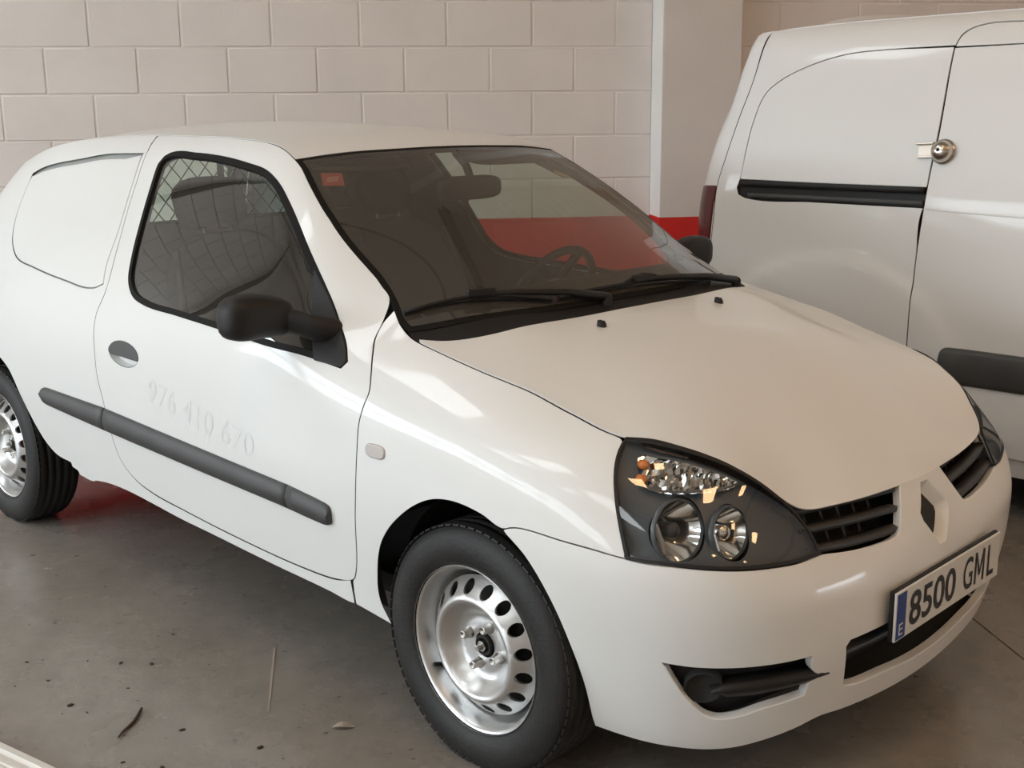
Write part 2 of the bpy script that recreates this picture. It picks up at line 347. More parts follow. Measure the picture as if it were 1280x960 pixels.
class Shell:
    DS = .005
    def __init__(self, plan, ymin):
        p = np.array(plan, float)
        q = np.vstack([p[1:4][::-1]*[1, -1], p, p[-4:-1][::-1]*[1, -1]])
        t = np.r_[0, np.cumsum(np.hypot(*np.diff(q, axis=0).T)**.5)]; n = len(q); h = np.diff(t)
        def spl(y):
            M = np.eye(n); b = np.zeros(n)
            for i in range(1, n-1):
                M[i, i-1:i+2] = h[i-1], 2*(h[i-1]+h[i]), h[i]; b[i] = 6*((y[i+1]-y[i])/h[i]-(y[i]-y[i-1])/h[i-1])
            m = np.linalg.solve(M, b)
            def f(x):
                i = np.clip(np.searchsorted(t, x)-1, 0, n-2); a = x-t[i]; c = t[i+1]-x
                return (m[i]*c**3+m[i+1]*a**3)/(6*h[i])+(y[i]/h[i]-m[i]*h[i]/6)*c+(y[i+1]/h[i]-m[i+1]*h[i]/6)*a
            return f
        tt = np.linspace(t[3], t[-4], 3000); X = spl(q[:, 0])(tt); Y = spl(q[:, 1])(tt)
        s = np.r_[0, np.cumsum(np.hypot(np.diff(X), np.diff(Y)))]
        s -= s[np.argmin(np.where(Y > ymin, abs(X), 9))]
        self.s = np.arange(s[0], s[-1], self.DS); self.X = np.interp(self.s, s, X); self.Y = np.interp(self.s, s, Y)
        self.Y[-1] = 0; self.Y[0] = 0; self.S0 = self.s[0]; self.S1 = self.s[-1]
        nx = -np.gradient(self.Y, self.s); ny = np.gradient(self.X, self.s); l = np.hypot(nx, ny)
        self.nx = nx/l; self.ny = ny/l; self.nx[-1], self.ny[-1] = 1, 0; self.nx[0], self.ny[0] = -1, 0
        self.ymin = ymin; self.ZT = None; self.pil = None
    def sx(self, x):
        k = self.Y > self.ymin; return float(np.interp(x, self.X[k], self.s[k]))
    def profiles(self, ZL, stn, nz=2, ns=8):
        self.zg = np.arange(.06, ZL[-1]+.04, .01)
        D = np.array([pchip(ZL, r, self.zg) for _, r in stn]); D = gsm(D, nz, 1)
        D = np.array([pchip([a for a, _ in stn], D[:, j], self.s) for j in range(len(self.zg))]).T
        D = np.concatenate([D[1:60][::-1], D, D[-60:-1][::-1]], 0); self.D = gsm(D, ns, 0)[59:-59]
    def bil(self, s, z):
        i = np.clip((s-self.S0)/self.DS, 0, len(self.s)-1.001); j = np.clip((z-.06)/.01, 0, len(self.zg)-1.001)
        a = i.astype(int); b = j.astype(int); u = i-a; v = j-b; D = self.D
        return (D[a, b]*(1-u)+D[a+1, b]*u)*(1-v)+(D[a, b+1]*(1-u)+D[a+1, b+1]*u)*v
    def P(self, s, z, off=0.):
        s = np.atleast_1d(np.asarray(s, float)); z = np.atleast_1d(np.asarray(z, float))+0*s; s = s+0*z
        far = s > self.S1; near = s < self.S0; ss = np.where(far, 2*self.S1-s, np.where(near, 2*self.S0-s, s))
        bx = np.interp(ss, self.s, self.X); by = np.interp(ss, self.s, self.Y)
        nx = np.interp(ss, self.s, self.nx); ny = np.interp(ss, self.s, self.ny); l = np.hypot(nx, ny); nx = nx/l; ny = ny/l
        h = .012; d = (self.bil(ss, z-h)+2*self.bil(ss, z)+self.bil(ss, z+h))/4
        if self.ZT is not None and self.pil is not None:
            zt = self.ztop(ss); k = np.interp(bx, self.pil[:, 0], self.pil[:, 1])
            t = np.clip((z-(zt-.10))/.10, 0, 1.3); d = d+k*t*t
        X = bx-nx*d; Y = by-ny*d
        Q = np.stack([X, np.where(far | near, Y, -Y), z], -1)
        if np.any(off): Q = Q+self.N(s, z)*np.reshape(off, (-1, 1))
        return Q
    def N(self, s, z, h=.004):
        s = np.atleast_1d(np.asarray(s, float)); z = np.atleast_1d(np.asarray(z, float))
        n = np.cross(self.P(s+h, z)-self.P(s-h, z), self.P(s, z+h)-self.P(s, z-h))
        return n/np.linalg.norm(n, axis=1)[:, None]
    def top(self, side, front=()):
        r = [(self.sx(x) if x is not None else self.S0, z) for x, z in side]
        for x, y, z in front:
            ss = np.linspace(self.sx(.1), self.S1, 600); q = self.P(ss, z); r.append((ss[np.argmin(np.hypot(q[:, 0]-x, q[:, 1]+y))], z))
        self.ZT = np.array(sorted(r))
    def ztop(self, s):
        s = np.asarray(s, float); s = np.where(s > self.S1, 2*self.S1-s, np.where(s < self.S0, 2*self.S0-s, s))
        return pchip(self.ZT[:, 0], self.ZT[:, 1], s)

class TPS:                                   # thin plate z(x,y) through given points, with analytic-by-difference normals
    def __init__(self, pts, lam=0.):
        pts = np.asarray(pts, float); self.c = pts[:, :2]; n = len(pts); K = self.k(self.c)+lam*np.eye(n); Q = np.c_[np.ones(n), self.c]
        self.w = np.linalg.solve(np.block([[K, Q], [Q.T, np.zeros((3, 3))]]), np.r_[pts[:, 2], 0, 0, 0])
    def k(self, p):
        r2 = ((p[:, None]-self.c[None])**2).sum(-1); return .5*r2*np.log(r2+1e-12)
    def z(self, x, y):
        p = np.stack([np.ravel(x), np.ravel(y)], -1).astype(float); return np.c_[self.k(p), np.ones(len(p)), p] @ self.w
    def P(self, x, y, off=0.):
        x = np.atleast_1d(np.asarray(x, float)); y = np.atleast_1d(np.asarray(y, float))
        Q = np.stack([x, y, self.z(x, y)], -1)
        if np.any(off): Q = Q+self.N(x, y)*np.reshape(off, (-1, 1))
        return Q
    def N(self, x, y, h=.004):
        x = np.atleast_1d(np.asarray(x, float)); y = np.atleast_1d(np.asarray(y, float))
        a = (self.z(x+h, y)-self.z(x-h, y))/(2*h); b = (self.z(x, y+h)-self.z(x, y-h))/(2*h)
        n = np.stack([-a, -b, np.ones(len(a))], -1); return n/np.linalg.norm(n, axis=1)[:, None]

# ---- the small hatchback van (x forward from the front axle, y to its left, z up)
hatch = Shell([(-3.03,0),(-3.03,.25),(-3.01,.48),(-2.96,.64),(-2.87,.735),(-2.70,.787),(-2.472,.807),(-2.0,.816),(-1.5,.818),(-1.0,.818),(-.5,.816),(-.2,.814),(0,.811),(.15,.803),(.28,.788),(.40,.759),(.50,.717),(.595,.641),(.66,.528),(.700,.38),(.722,.2),(.729,0)], .45)
_Z = [.10,.16,.2,.25,.3,.4,.5,.55,.6,.65,.7,.75,.8,.85,.9,.95,1.0,1.05,1.15,1.25,1.32,1.36,1.39,1.43]
_M = [.16,.085,.05,.036,.028,.012,0,-.003,-.004,-.003,0,.004,.011,.021,.036,.057,.079,.103,.156,.215,.263,.303,.352,.44]
_f = [.45,.5,.57,.63,.69,.73,.77,.8]
_sx = hatch.sx
hatch.profiles(_Z, [
 (hatch.S0,  [.10,.06,.04,.03,.02,.005,0,.005,.012,.02,.03,.04,.05,.065,.08,.10,.125,.15,.205,.285,.365,.45,.53,.66]),
 (_sx(-2.96),[.10,.06,.04,.03,.02,.005,0,.003,.008,.014,.02,.028,.036,.046,.058,.075,.095,.12,.185,.275,.36,.45,.55,.69]),
 (_sx(-2.7), [.14,.08,.05,.036,.028,.01,0,-.002,-.002,0,.004,.01,.018,.03,.045,.063,.085,.11,.17,.245,.312,.37,.435,.56]),
 (_sx(-2.3), _M), (_sx(-.75), _M),
 (_sx(-.3),  [.16,.085,.05,.036,.028,.012,0,-.003,-.004,-.002,.001,.008,.022,.048,.098,.17,.22,.26,.33,.4,.46,.5,.54,.6]),
 (_sx(0),    [.16,.085,.05,.036,.028,.012,0,-.003,-.004,-.001,.004,.015,.040,.10,.19,.27,.32,.36,.43,.5,.56,.6,.64,.7]),
 (_sx(.28),  [.125,.08,.058,.043,.033,.015,.003,.001,.004,.012,.026,.055,.118,.233,.33,.4]+_f),
 (_sx(.43),  [.125,.085,.067,.052,.038,.018,.004,.003,.010,.030,.064,.107,.170,.27,.36,.43]+_f),
 (_sx(.58),  [.125,.09,.072,.057,.042,.018,.004,.006,.022,.062,.104,.149,.209,.28,.36,.43]+_f),
 (_sx(.66),  [.10,.075,.058,.045,.03,.010,.004,.020,.050,.083,.111,.148,.20,.27,.36,.43]+_f),
 (_sx(.66)+.2,[.09,.06,.045,.032,.02,.005,.010,.030,.055,.078,.10,.14,.2,.26,.35,.42]+_f),
 (hatch.S1,  [.085,.055,.042,.030,.018,.003,.014,.034,.055,.078,.10,.14,.2,.26,.35,.42]+_f)])
_b = np.exp(-((hatch.s[:, None]-hatch.S1)/.095)**2-((hatch.zg[None]-.575)/.055)**2); hatch.D = hatch.D-.011*_b      # raised nose around the badge recess
hatch.top([(None,1.30),(-2.96,1.29),(-2.85,1.285),(-2.7,1.292),(-2.5,1.335),(-2.2,1.374),(-1.8,1.39),(-1.4,1.388),(-1.15,1.377),(-1.03,1.36),(-.945,1.332),(-.8,1.249),(-.6,1.122),(-.45,1.025),(-.36,.962),(-.30,.936),(-.22,.919),(-.083,.893),(.06,.867),(.185,.835)],
 [(.305,.625,.802),(.398,.57,.788),(.486,.51,.753),(.53,.48,.723),(.566,.45,.686),(.593,.435,.666),(.622,.3,.655),(.646,.15,.65),(.655,0,.648)])
hatch.pil = np.array([(-1.25,0),(-1.0,.018),(-.9,.035),(-.7,.045),(-.5,.03),(-.36,0)])
def edge(sh, x0, x1, n):                     # top edge of a shell between two x, right side then left side
    s = np.linspace(sh.sx(x0) if x0 is not None else sh.S0, sh.sx(x1) if x1 is not None else sh.S1, n); q = sh.P(s, sh.ztop(s))
    return np.vstack([q, q[np.abs(q[:, 1]) > 1e-3]*[1, -1, 1]])
hood_top = TPS(np.vstack([edge(hatch, -.30, .185, 9), edge(hatch, .22, None, 16)[1:-1],
  [(-.14,0,.952),(-.165,.45,.947),(-.165,-.45,.947),(0,0,.934),(-.076,.249,.936),(-.076,-.249,.936),(.2,0,.886),(.2,.3,.882),(.2,-.3,.882),(.4,0,.812),(.4,.28,.807),(.4,-.28,.807),(.55,0,.728),(.55,.2,.726),(.55,-.2,.726)]]), 1e-5)
_hd = [(-.88,0,1.3555),(-.893,.2,1.352),(-.893,-.2,1.352),(-.915,.35,1.3466),(-.915,-.35,1.3466)]
screen_top = TPS(np.vstack([edge(hatch, -.945, -.36, 9), _hd, [(-.19,0,.962),(-.205,.3,.961),(-.205,-.3,.961),(-.27,.55,.958),(-.27,-.55,.958)]]), 1e-5)
roof_top = TPS(np.vstack([edge(hatch, -2.85, -.945, 22), edge(hatch, None, -2.85, 7)[:-1], _hd,
  [(-1.1,0,1.388),(-1.4,0,1.418),(-1.7,0,1.428),(-2.0,0,1.425),(-2.3,0,1.408),(-2.55,0,1.376)]]), 1e-5)
# ---- the tall delivery van beside it (same axes, its own centre line)
van = Shell([(-1.26,0),(-1.255,.45),(-1.235,.68),(-1.195,.79),(-1.11,.866),(-.98,.892),(-.7,.900),(-.3,.903),(.3,.905),(1.2,.903),(2.0,.893),(2.45,.865),(2.75,.79),(2.95,.64),(3.06,.42),(3.10,.2),(3.11,0)], .6)
_Z = [.10,.2,.3,.4,.5,.6,.7,.8,.9,1.0,1.1,1.2,1.3,1.4,1.5,1.6,1.68,1.74,1.78,1.82,1.9]
_S = [.08,.04,.015,.005,0,-.002,-.002,.0,.004,.009,.017,.031,.047,.064,.084,.108,.135,.172,.225,.33,.55]
_R = [.08,.04,.015,.005,0,-.002,-.002,.0,.002,.006,.014,.032,.058,.093,.138,.192,.248,.305,.365,.465,.62]
_F = [.10,.06,.03,.01,0,.01,.05,.13,.28,.45,.6,.7,.8,.9,1.0,1.05,1.1,1.12,1.14,1.16,1.2]
_sx = van.sx
van.profiles(_Z, [(van.S0, _R), (_sx(-1.17), _R), (_sx(-.97), _S), (_sx(1.9), _S), (_sx(2.4), [.08,.04,.015,.005,0,-.001,.004,.02,.06,.16,.3]+_F[11:]), (_sx(2.9), _F), (van.S1, _F)], 2, 6)
van.top([(None,1.735),(-1.12,1.745),(-.9,1.765),(-.5,1.782),(.5,1.792),(1.1,1.78),(1.3,1.72),(1.6,1.45),(1.95,1.10),(2.1,1.02),(2.4,.97),(2.7,.92)], [])
van.ZT = np.vstack([van.ZT, [(van.S1, .80)]])
van_top = TPS(np.vstack([edge(van, None, None, 70), [(-.9,0,1.785),(-.9,.4,1.782),(-.9,-.4,1.782),(-.4,0,1.80),(-.4,.4,1.798),(-.4,-.4,1.798),(.3,0,1.81),(.3,.45,1.806),(.3,-.45,1.806),(1.0,0,1.80),(1.45,0,1.62),(1.9,0,1.22),(2.1,0,1.09),(2.5,0,1.03),(2.85,0,.93)]]), 1e-5)
TR = {
 'window': [(-1.565,1.34),(-1.427,1.341),(-1.261,1.333),(-1.121,1.318),(-1.018,1.302),(-0.938,1.273),(-0.843,1.22),(-0.745,1.155),(-0.649,1.079),(-0.576,1.012),(-0.514,0.951),(-0.456,0.903),(-0.432,0.876),(-0.443,0.861),(-0.586,0.875),(-0.74,0.881),(-0.949,0.895),(-1.179,0.907),(-1.366,0.917),(-1.444,0.936),(-1.491,0.975),(-1.518,1.044),(-1.544,1.138),(-1.572,1.233),(-1.598,1.305),(-1.59,1.329)],
 'doorgap': [(-1.773,1.394),(-1.715,1.339),(-1.678,1.268),(-1.651,1.178),(-1.622,1.069),(-1.605,0.927),(-1.628,0.862),(-1.63,0.808),(-1.619,0.751),(-1.605,0.681),(-1.573,0.601),(-1.55,0.517),(-1.516,0.425),(-1.464,0.383),(-1.376,0.357),(-1.165,0.337),(-0.864,0.32),(-0.615,0.315),(-0.469,0.323),(-0.401,0.341),(-0.391,0.35),(-0.352,0.533),(-0.339,0.692),(-0.338,0.752),(-0.332,0.788),(-0.326,0.824),(-0.34,0.855),(-0.373,0.899),(-0.397,0.928),(-0.408,0.96)],
 'plug': [(-1.733,1.335),(-1.978,1.327),(-2.114,1.311),(-2.27,1.294),(-2.399,1.272),(-2.458,1.253),(-2.443,1.201),(-2.424,1.126),(-2.393,1.063),(-2.355,1.02),(-2.284,0.98),(-2.135,0.96),(-1.894,0.94),(-1.682,0.934),(-1.631,0.951),(-1.646,0.994),(-1.653,1.107),(-1.68,1.212),(-1.714,1.303)],
 'mould': [(-1.999,0.581),(-1.577,0.581),(-0.616,0.541),(-0.473,0.529),(-0.447,0.51),(-0.47,0.472),(-0.531,0.473),(-0.634,0.481),(-1.544,0.51),(-1.919,0.529),(-1.994,0.553)],
 'sill': [(-1.891,0.318),(-1.734,0.306),(-1.15,0.301),(-0.745,0.283),(-0.51,0.276),(-0.423,0.27),(-0.267,0.256)],
 'arch': [(-0.276,0.261),(-0.303,0.316),(-0.293,0.398),(-0.269,0.467),(-0.237,0.513),(-0.199,0.551),(-0.134,0.599),(-0.076,0.625),(-0.01,0.634),(0.069,0.624),(0.128,0.605),(0.191,0.556),(0.249,0.477),(0.292,0.376),(0.317,0.281),(0.324,0.187)],
 'rarch': [(-2.331,0.633),(-2.259,0.598),(-2.193,0.525),(-2.126,0.444),(-2.061,0.378),(-1.994,0.345),(-1.893,0.336)],
 'bumpline': [(0.128,0.605),(0.154,0.612),(0.179,0.615),(0.275,0.609),(0.341,0.604),(0.415,0.596)],
 'lamp': [(0.35,0.801),(0.412,0.799),(0.489,0.789),(0.589,0.773),(0.686,0.755),(0.756,0.726),(0.805,0.691),(0.833,0.665),(0.848,0.644),(0.863,0.613),(0.869,0.579),(0.807,0.577),(0.713,0.581),(0.611,0.588),(0.524,0.593),(0.454,0.595),(0.419,0.597),(0.403,0.638),(0.379,0.696),(0.362,0.74),(0.351,0.774),(0.349,0.793)],
 'hoodfront': [(0.833,0.665),(0.995,0.666),(1.216,0.653),(1.336,0.649),(1.415,0.65)],
 'grille': [(0.869,0.579),(0.997,0.564),(1.122,0.557),(1.16,0.57),(1.214,0.651)],
 'fog': [(0.496,0.384),(0.558,0.38),(0.631,0.379),(0.727,0.379),(0.829,0.379),(0.831,0.359),(0.884,0.322),(0.833,0.315),(0.831,0.283),(0.728,0.269),(0.672,0.254),(0.625,0.25),(0.59,0.26),(0.549,0.298),(0.518,0.343)],
 'lowgr': [(0.936,0.377),(1.062,0.377),(1.25,0.374),(1.529,0.352),(1.644,0.361),(1.598,0.278),(1.475,0.234),(1.305,0.231),(1.119,0.25),(0.965,0.271)],
 'bottom': [(0.324,0.187),(0.431,0.173),(0.519,0.168),(0.602,0.166),(0.672,0.171),(0.75,0.184),(0.84,0.197),(0.92,0.212),(1.071,0.194),(1.306,0.176),(1.477,0.17),(1.649,0.195)],
 'indic': [(-0.299,0.705),(-0.249,0.709),(-0.239,0.692),(-0.29,0.684)],
 'handle': [(-1.525,0.785),(-1.454,0.803),(-1.381,0.794),(-1.359,0.762),(-1.435,0.763),(-1.518,0.759)],
 'hoodgap': [(-0.293,0.933),(-0.219,0.919),(-0.078,0.893),(0.066,0.866),(0.2,0.834),(0.35,0.801)],
 'crest': [(0.794,0.484),(0.987,0.488),(1.188,0.505)],
 'emblem': [(1.3,0.629),(1.335,0.632),(1.377,0.581),(1.342,0.51),(1.263,0.578)],
 'wheelctr': [(0.012,0.285)],
 'blinker': [(0.389,0.777),(0.4,0.786),(0.444,0.78),(0.521,0.771),(0.612,0.755),(0.689,0.739),(0.716,0.728),(0.666,0.721),(0.553,0.718),(0.487,0.719),(0.433,0.727),(0.406,0.745)],
 'bowls': [(0.52,0.662),(0.661,0.654)],
 'sail': [(-0.641,1.046),(-0.594,0.954),(-0.541,0.873)],
 'ghost': [(-1.271,0.695),(-0.779,0.629),(-1.286,0.618)],
 'ghostp': [(-1.955,1.154),(-1.866,1.242)],
 'grille_in': [(1.214,0.651),(1.16,0.57)],
}
VT = {
 'seam': [(-0.931,1.764),(-0.947,1.58),(-0.995,1.415),(-1.037,1.266),(-1.062,1.16),(-1.064,1.031),(-1.073,0.872)],
 'lamp': [(-1.159,1.146),(-1.064,1.15),(-1.078,0.862),(-1.22,0.884)],
 'plug': [(-0.945,1.183),(-0.933,1.306),(-0.92,1.393),(-0.878,1.516),(-0.814,1.567),(-0.706,1.615),(-0.554,1.654),(-0.385,1.665),(-0.134,1.665)],
 'gap': [(-0.129,1.668),(-0.137,1.372),(-0.149,1.239),(-0.153,1.116),(-0.163,0.937),(-0.169,0.639)],
 'rail': [(-0.953,1.183),(-0.152,1.175),(-0.152,1.11),(-0.907,1.112),(-0.951,1.139)],
 'doortop': [(-0.134,1.665),(0.109,1.668)],
 'arch': [(-0.13,1.673),(-0.117,1.706),(-0.091,1.727),(-0.035,1.742),(0.083,1.743)],
 'strip': [(-0.02,0.625),(-0.039,0.6),(0.08,0.497),(0.252,0.63),(0.262,0.494)],
 'crease': [(-0.156,1.099),(0.204,1.09)],
 'sill': [(0.225,0.242),(0.273,0.245)],
 'lock': [(-0.106,1.304),(-0.181,1.308)],
 'flare': [(-0.778,0.848),(-0.541,0.893),(-0.361,0.862),(-0.207,0.811)],
}
# ---------------------------------------------------------------- the hall
S = dict(kind='structure')
x0, x1, y0, y1, H = (ROOM[k] for k in ('x0', 'x1', 'y0', 'y1', 'h'))
fl = MB().box(((x0+x1)/2, (y0+y1)/2, -.06), (x1-x0+.6, y1-y0+.6, .10)).build('floor', M['dirt'], **S)
JX = [x0-.1, -5.12, .91, 6.94, x1+.1]
for a, b in zip(JX[:-1], JX[1:]):
    MB().box(((a+b)/2, (y0+y1)/2, -.005), (b-a-.005, y1-y0, .01)).build('slab', M['floor'], fl)
# block wall: every block a piece, joints recessed
wb = MB().box(((x0+x1)/2, y1+.094, H/2), (x1-x0+.5, .18, H)).build('wall_back', M['wall'], **S)
BL, BH, ZJ, AX = .4899, .25, 1.8189, -2.4638; PX0, PX1, PD = .943, 1.40, .24
def block_mesh(w, h):
    return MB().box((0, 0, 0), (w-.009, .05, h-.009), None, .005).mesh('block', M['wall'])
bm_full = block_mesh(BL, BH); rng = random.Random(3)
for r in range(-5, 8):
    z1 = ZJ-BH*r; z0 = z1-BH
    if z1 < .02: continue
    z0 = max(z0, 0.)
    if z1-z0 < .03: continue
    off = 0 if r % 2 == 0 else -.5
    for k in range(-5, 16):
        a = AX+BL*(k+off); b = a+BL
        for lo, hi in ((-9, PX0), (PX1, 99)):
            c, d = max(a, lo), min(b, hi)
            if d-c < .04: continue
            full = d-c > BL-.002 and z1-z0 > BH-.002
            o = bpy.data.objects.new('block', bm_full if full else block_mesh(d-c, z1-z0))
            o.location = ((c+d)/2, y1+.025-.0+rng.uniform(-.0022, .0008), (z0+z1)/2); o.rotation_euler = (rng.uniform(-.003, .003), 0, rng.uniform(-.0025, .0025)); link(o, wb)
MB().box(((PX0+PX1)/2, y1-PD/2+.02, H/2), (PX1-PX0, PD+.04, H), None, .006).build('pillar', M['pillar'], **S)
MB().box((PX0-.003, y1-PD/2, H/2), (.006, PD-.004, H-.02), None, .002).build('lit_face_sheet', M['lit_face'], COL.objects['pillar'])  # added sheet, its pale colour stands in for light on this pillar face
bs = MB()                                                             # the farther blocks, joined
for r in range(-18, 8):
    z1 = ZJ-BH*r; z0 = max(z1-BH, 0.)
    if z1-z0 < .03 or z1 > H: continue
    for k in range(-16, -5):
        a = AX+BL*(k+(0 if r % 2 == 0 else -.5)); bs.box((a+BL/2, y1+.012, (z0+z1)/2), (BL-.018, .05, z1-z0-.018))
    if r < -5:
        for k in range(-5, 16):
            a = AX+BL*(k+(0 if r % 2 == 0 else -.5))
            if a+BL < PX0 or a > PX1: bs.box((a+BL/2, y1+.012, (z0+z1)/2), (BL-.018, .05, z1-z0-.018))
bs.build('block', M['wall'], wb, kind='stuff')
for X_ in (-6.1, -9.6): MB().tube([(X_, y1-.12, .02), (X_, y1-.12, H-.1)], .05, 10).tube([(X_, y1-.12, 2.6), (X_+.5, y1-.12, 2.75), (X_+.5, y1-.02, 2.75)], .03, 8).build('drain_pipe', M['beam'], wb)
# left wall with the vehicle entrance, right and front walls, roof
a, b, h = OPEN
m_ = MB(); m_.box((x0-.1, (y0+a)/2, H/2), (.2, a-y0, H)); m_.box((x0-.1, (b+y1)/2, H/2), (.2, y1-b, H)); m_.box((x0-.1, (a+b)/2, (h+H)/2), (.2, b-a, H-h)); m_.build('wall_left', M['wall'], **S)
a2, b2, h2 = OPEN2; m_ = MB(); m_.box((x1+.1, (y0+a2)/2, H/2), (.2, a2-y0, H)); m_.box((x1+.1, (b2+y1)/2, H/2), (.2, y1-b2, H)); m_.box((x1+.1, (a2+b2)/2, (h2+H)/2), (.2, b2-a2, H-h2)); m_.build('wall_right', M['plain'], **S)
MB().box(((x0+x1)/2, y0-.1, H/2), (x1-x0, .2, H)).build('wall_front', M['plain'], **S)
ce = MB().box(((x0+x1)/2, (y0+y1)/2, H+.06), (x1-x0+.4, y1-y0+.4, .12)).build('ceiling', M['ceil'], **S)
for k in range(6):
    X = x0+2.6+k*4.6; MB().box((X, (y0+y1)/2, H-.02), (.10, y1-y0-.02, .03)).box((X, (y0+y1)/2, H-.12), (.015, y1-y0-.02, .2)).box((X, (y0+y1)/2, H-.23), (.10, y1-y0-.02, .025)).build('roof_beam', M['beam'], ce)
for k in range(5):
    Y = y0+1.4+k*2.6; MB().tube([(x0+.05, Y, H-.27), (x1-.05, Y, H-.27)], .03, 10).build('pipe', M['beam'], ce)
# yard outside the entrance
MB().box((x0-8.5, -4, -.1), (16.6, 40, .1)).build('ground', M['yard'], **S)
gt = MB()                                                             # folding gate across the entrance
for Y_ in np.arange(OPEN[0]+.06, OPEN[1], 1.56): gt.box((x0-.12, float(Y_), OPEN[2]/2), (.07, .11, OPEN[2]))
for Z_ in (.08, 1.15, 2.55, OPEN[2]-.05): gt.box((x0-.12, (OPEN[0]+OPEN[1])/2, Z_), (.05, OPEN[1]-OPEN[0], .10))
gt.build('door_1', M['beam'], **S)
MB().box((x0-8.0, -2, 1.2), (.3, 34, 2.5)).build('wall_yard', M['yardwall'], **S)
MB().box((x1+8.5, -4, -.1), (16.6, 40, .1)).build('ground', M['yard'], **S)
for X_, Y_ in SKYLIGHTS:
    f_ = MB()
    for dx, dy, w_, d_ in ((0, .61, 2.6, .06), (0, -.61, 2.6, .06), (1.27, 0, .06, 1.16), (-1.27, 0, .06, 1.16)): f_.box((X_+dx, Y_+dy, H-.05), (w_, d_, .10))
    f_.build('skylight_frame', M['plain'], ce); area_light('skylight_daylight', (X_, Y_, H-.04), (0, 0, 0), 2.46, 1.14, SKY_POWER, SKY_COLOR)
# warm hall lamps
lamp_glow = emit('lamp_tube', LAMP_COLOR, 14.0); lampm = mat('lamp_case', (.5, .5, .5), .5)
for i, (X, Y) in enumerate([(-1.1, -3.4), (1.7, -3.4), (4.2, -3.9), (6.8, -3.9), (1.7, -6.9), (4.2, -6.9), (6.8, -6.9), (4.2, .2), (6.8, .2), (9.4, .2), (9.4, -3.9), (.1, -2.2)]):
    e = MB().box((0, 0, .06), (.52, .52, .07), None, .02).tube([(-.2, 0, .09), (-.2, 0, .42)], .006, 6).tube([(.2, 0, .09), (.2, 0, .42)], .006, 6).build('hall_lamp', lampm, ce)
    MB().box((0, 0, .018), (.44, .44, .012)).build('diffuser', lamp_glow, e)
    l = area_light('hall_lamp_light', (0, 0, .008), (0, 0, 0), (.44), .44, LAMP_POWER, LAMP_COLOR); l.parent = e; e.location = (X, Y, H-.42)
# ---------------------------------------------------------------- the small white hatchback van
HZ = hatch.ztop
car = empty('car', (0, 0, 0), -TH, label='white three-door hatchback van with black door mirrors and a numbered front plate', category='car')
def both(o): mirrored(o, car); return o
zt = lambda s, d=.0008: (s, float(HZ(s))-d)
S1 = hatch.S1; S0 = hatch.S0
mir = lambda q: [(2*S1-s, z) for s, z in q]
dg = TR['doorgap']; win = TR['window']
# door
door_poly = dg[1:]+[zt(s) for s in np.linspace(-.43, -1.766, 34)]
hx, hz = -1.44, .766
cup = [(hx+.088*math.cos(t)-.2*.03*math.sin(t), hz+.036*math.sin(t)) for t in np.linspace(0, 2*math.pi, 28, endpoint=False)]
door = both(panel('door', hatch, door_poly, M['paint'], car, [win, cup], .0022))
# handle recess and flap
def bowl(sf, loop, depth, shrink, n=5):
    P = []; c = loop.mean(0)
    for k in range(n+1):
        t = k/n; q = c+(loop-c)*(1-shrink*t**1.5); P.append(sf.P(q[:, 0], q[:, 1], -depth*math.sin(t*math.pi/2)-.001))
    b = MB().grid(np.array(P), False, True); o = len(b.v)-len(loop); b.f.append(tuple(range(o, o+len(loop)))); b.sm.append(True); return b
both(bowl(hatch, smooth_poly(cup), .020, .25).build('handle_recess', M['paint'], car, label='white dished recess behind the black door pull'))
flap = [q for q in cup if q[1] > hz-.008]; flap = sorted([(s, z) for s, z in cup if z >= hz-.002], key=lambda q: q[0])
flap_poly = flap+[(flap[-1][0]-.004, hz-.010), (flap[0][0]+.004, hz-.006)]
both(panel('door_handle', hatch, flap_poly, M['grey'], car, gap=.0015, off=.003, rim=.008, lip=.003, label='black door pull'))
# door window: seal, pane, mirror triangle
both(ring('window_seal', hatch, win, .0135, M['rubber'], car, .0012, rim=.012))
wsm = smooth_poly(win); both(panel('door_window', hatch, inset(wsm, .0115), M['side'], car, gap=0, off=-.006, rim=.003, lip=.0005, raw=True, label='tinted pane of the door'))
sail = [(-.648, 1.070), (-.577, 1.008), (-.514, .947), (-.459, .902), (-.436, .876), (-.445, .864), (-.540, .869), (-.60, .962)]
both(panel('mirror_base', hatch, sail, M['black'], car, gap=.0005, off=.0028, rim=.008, lip=.0025))
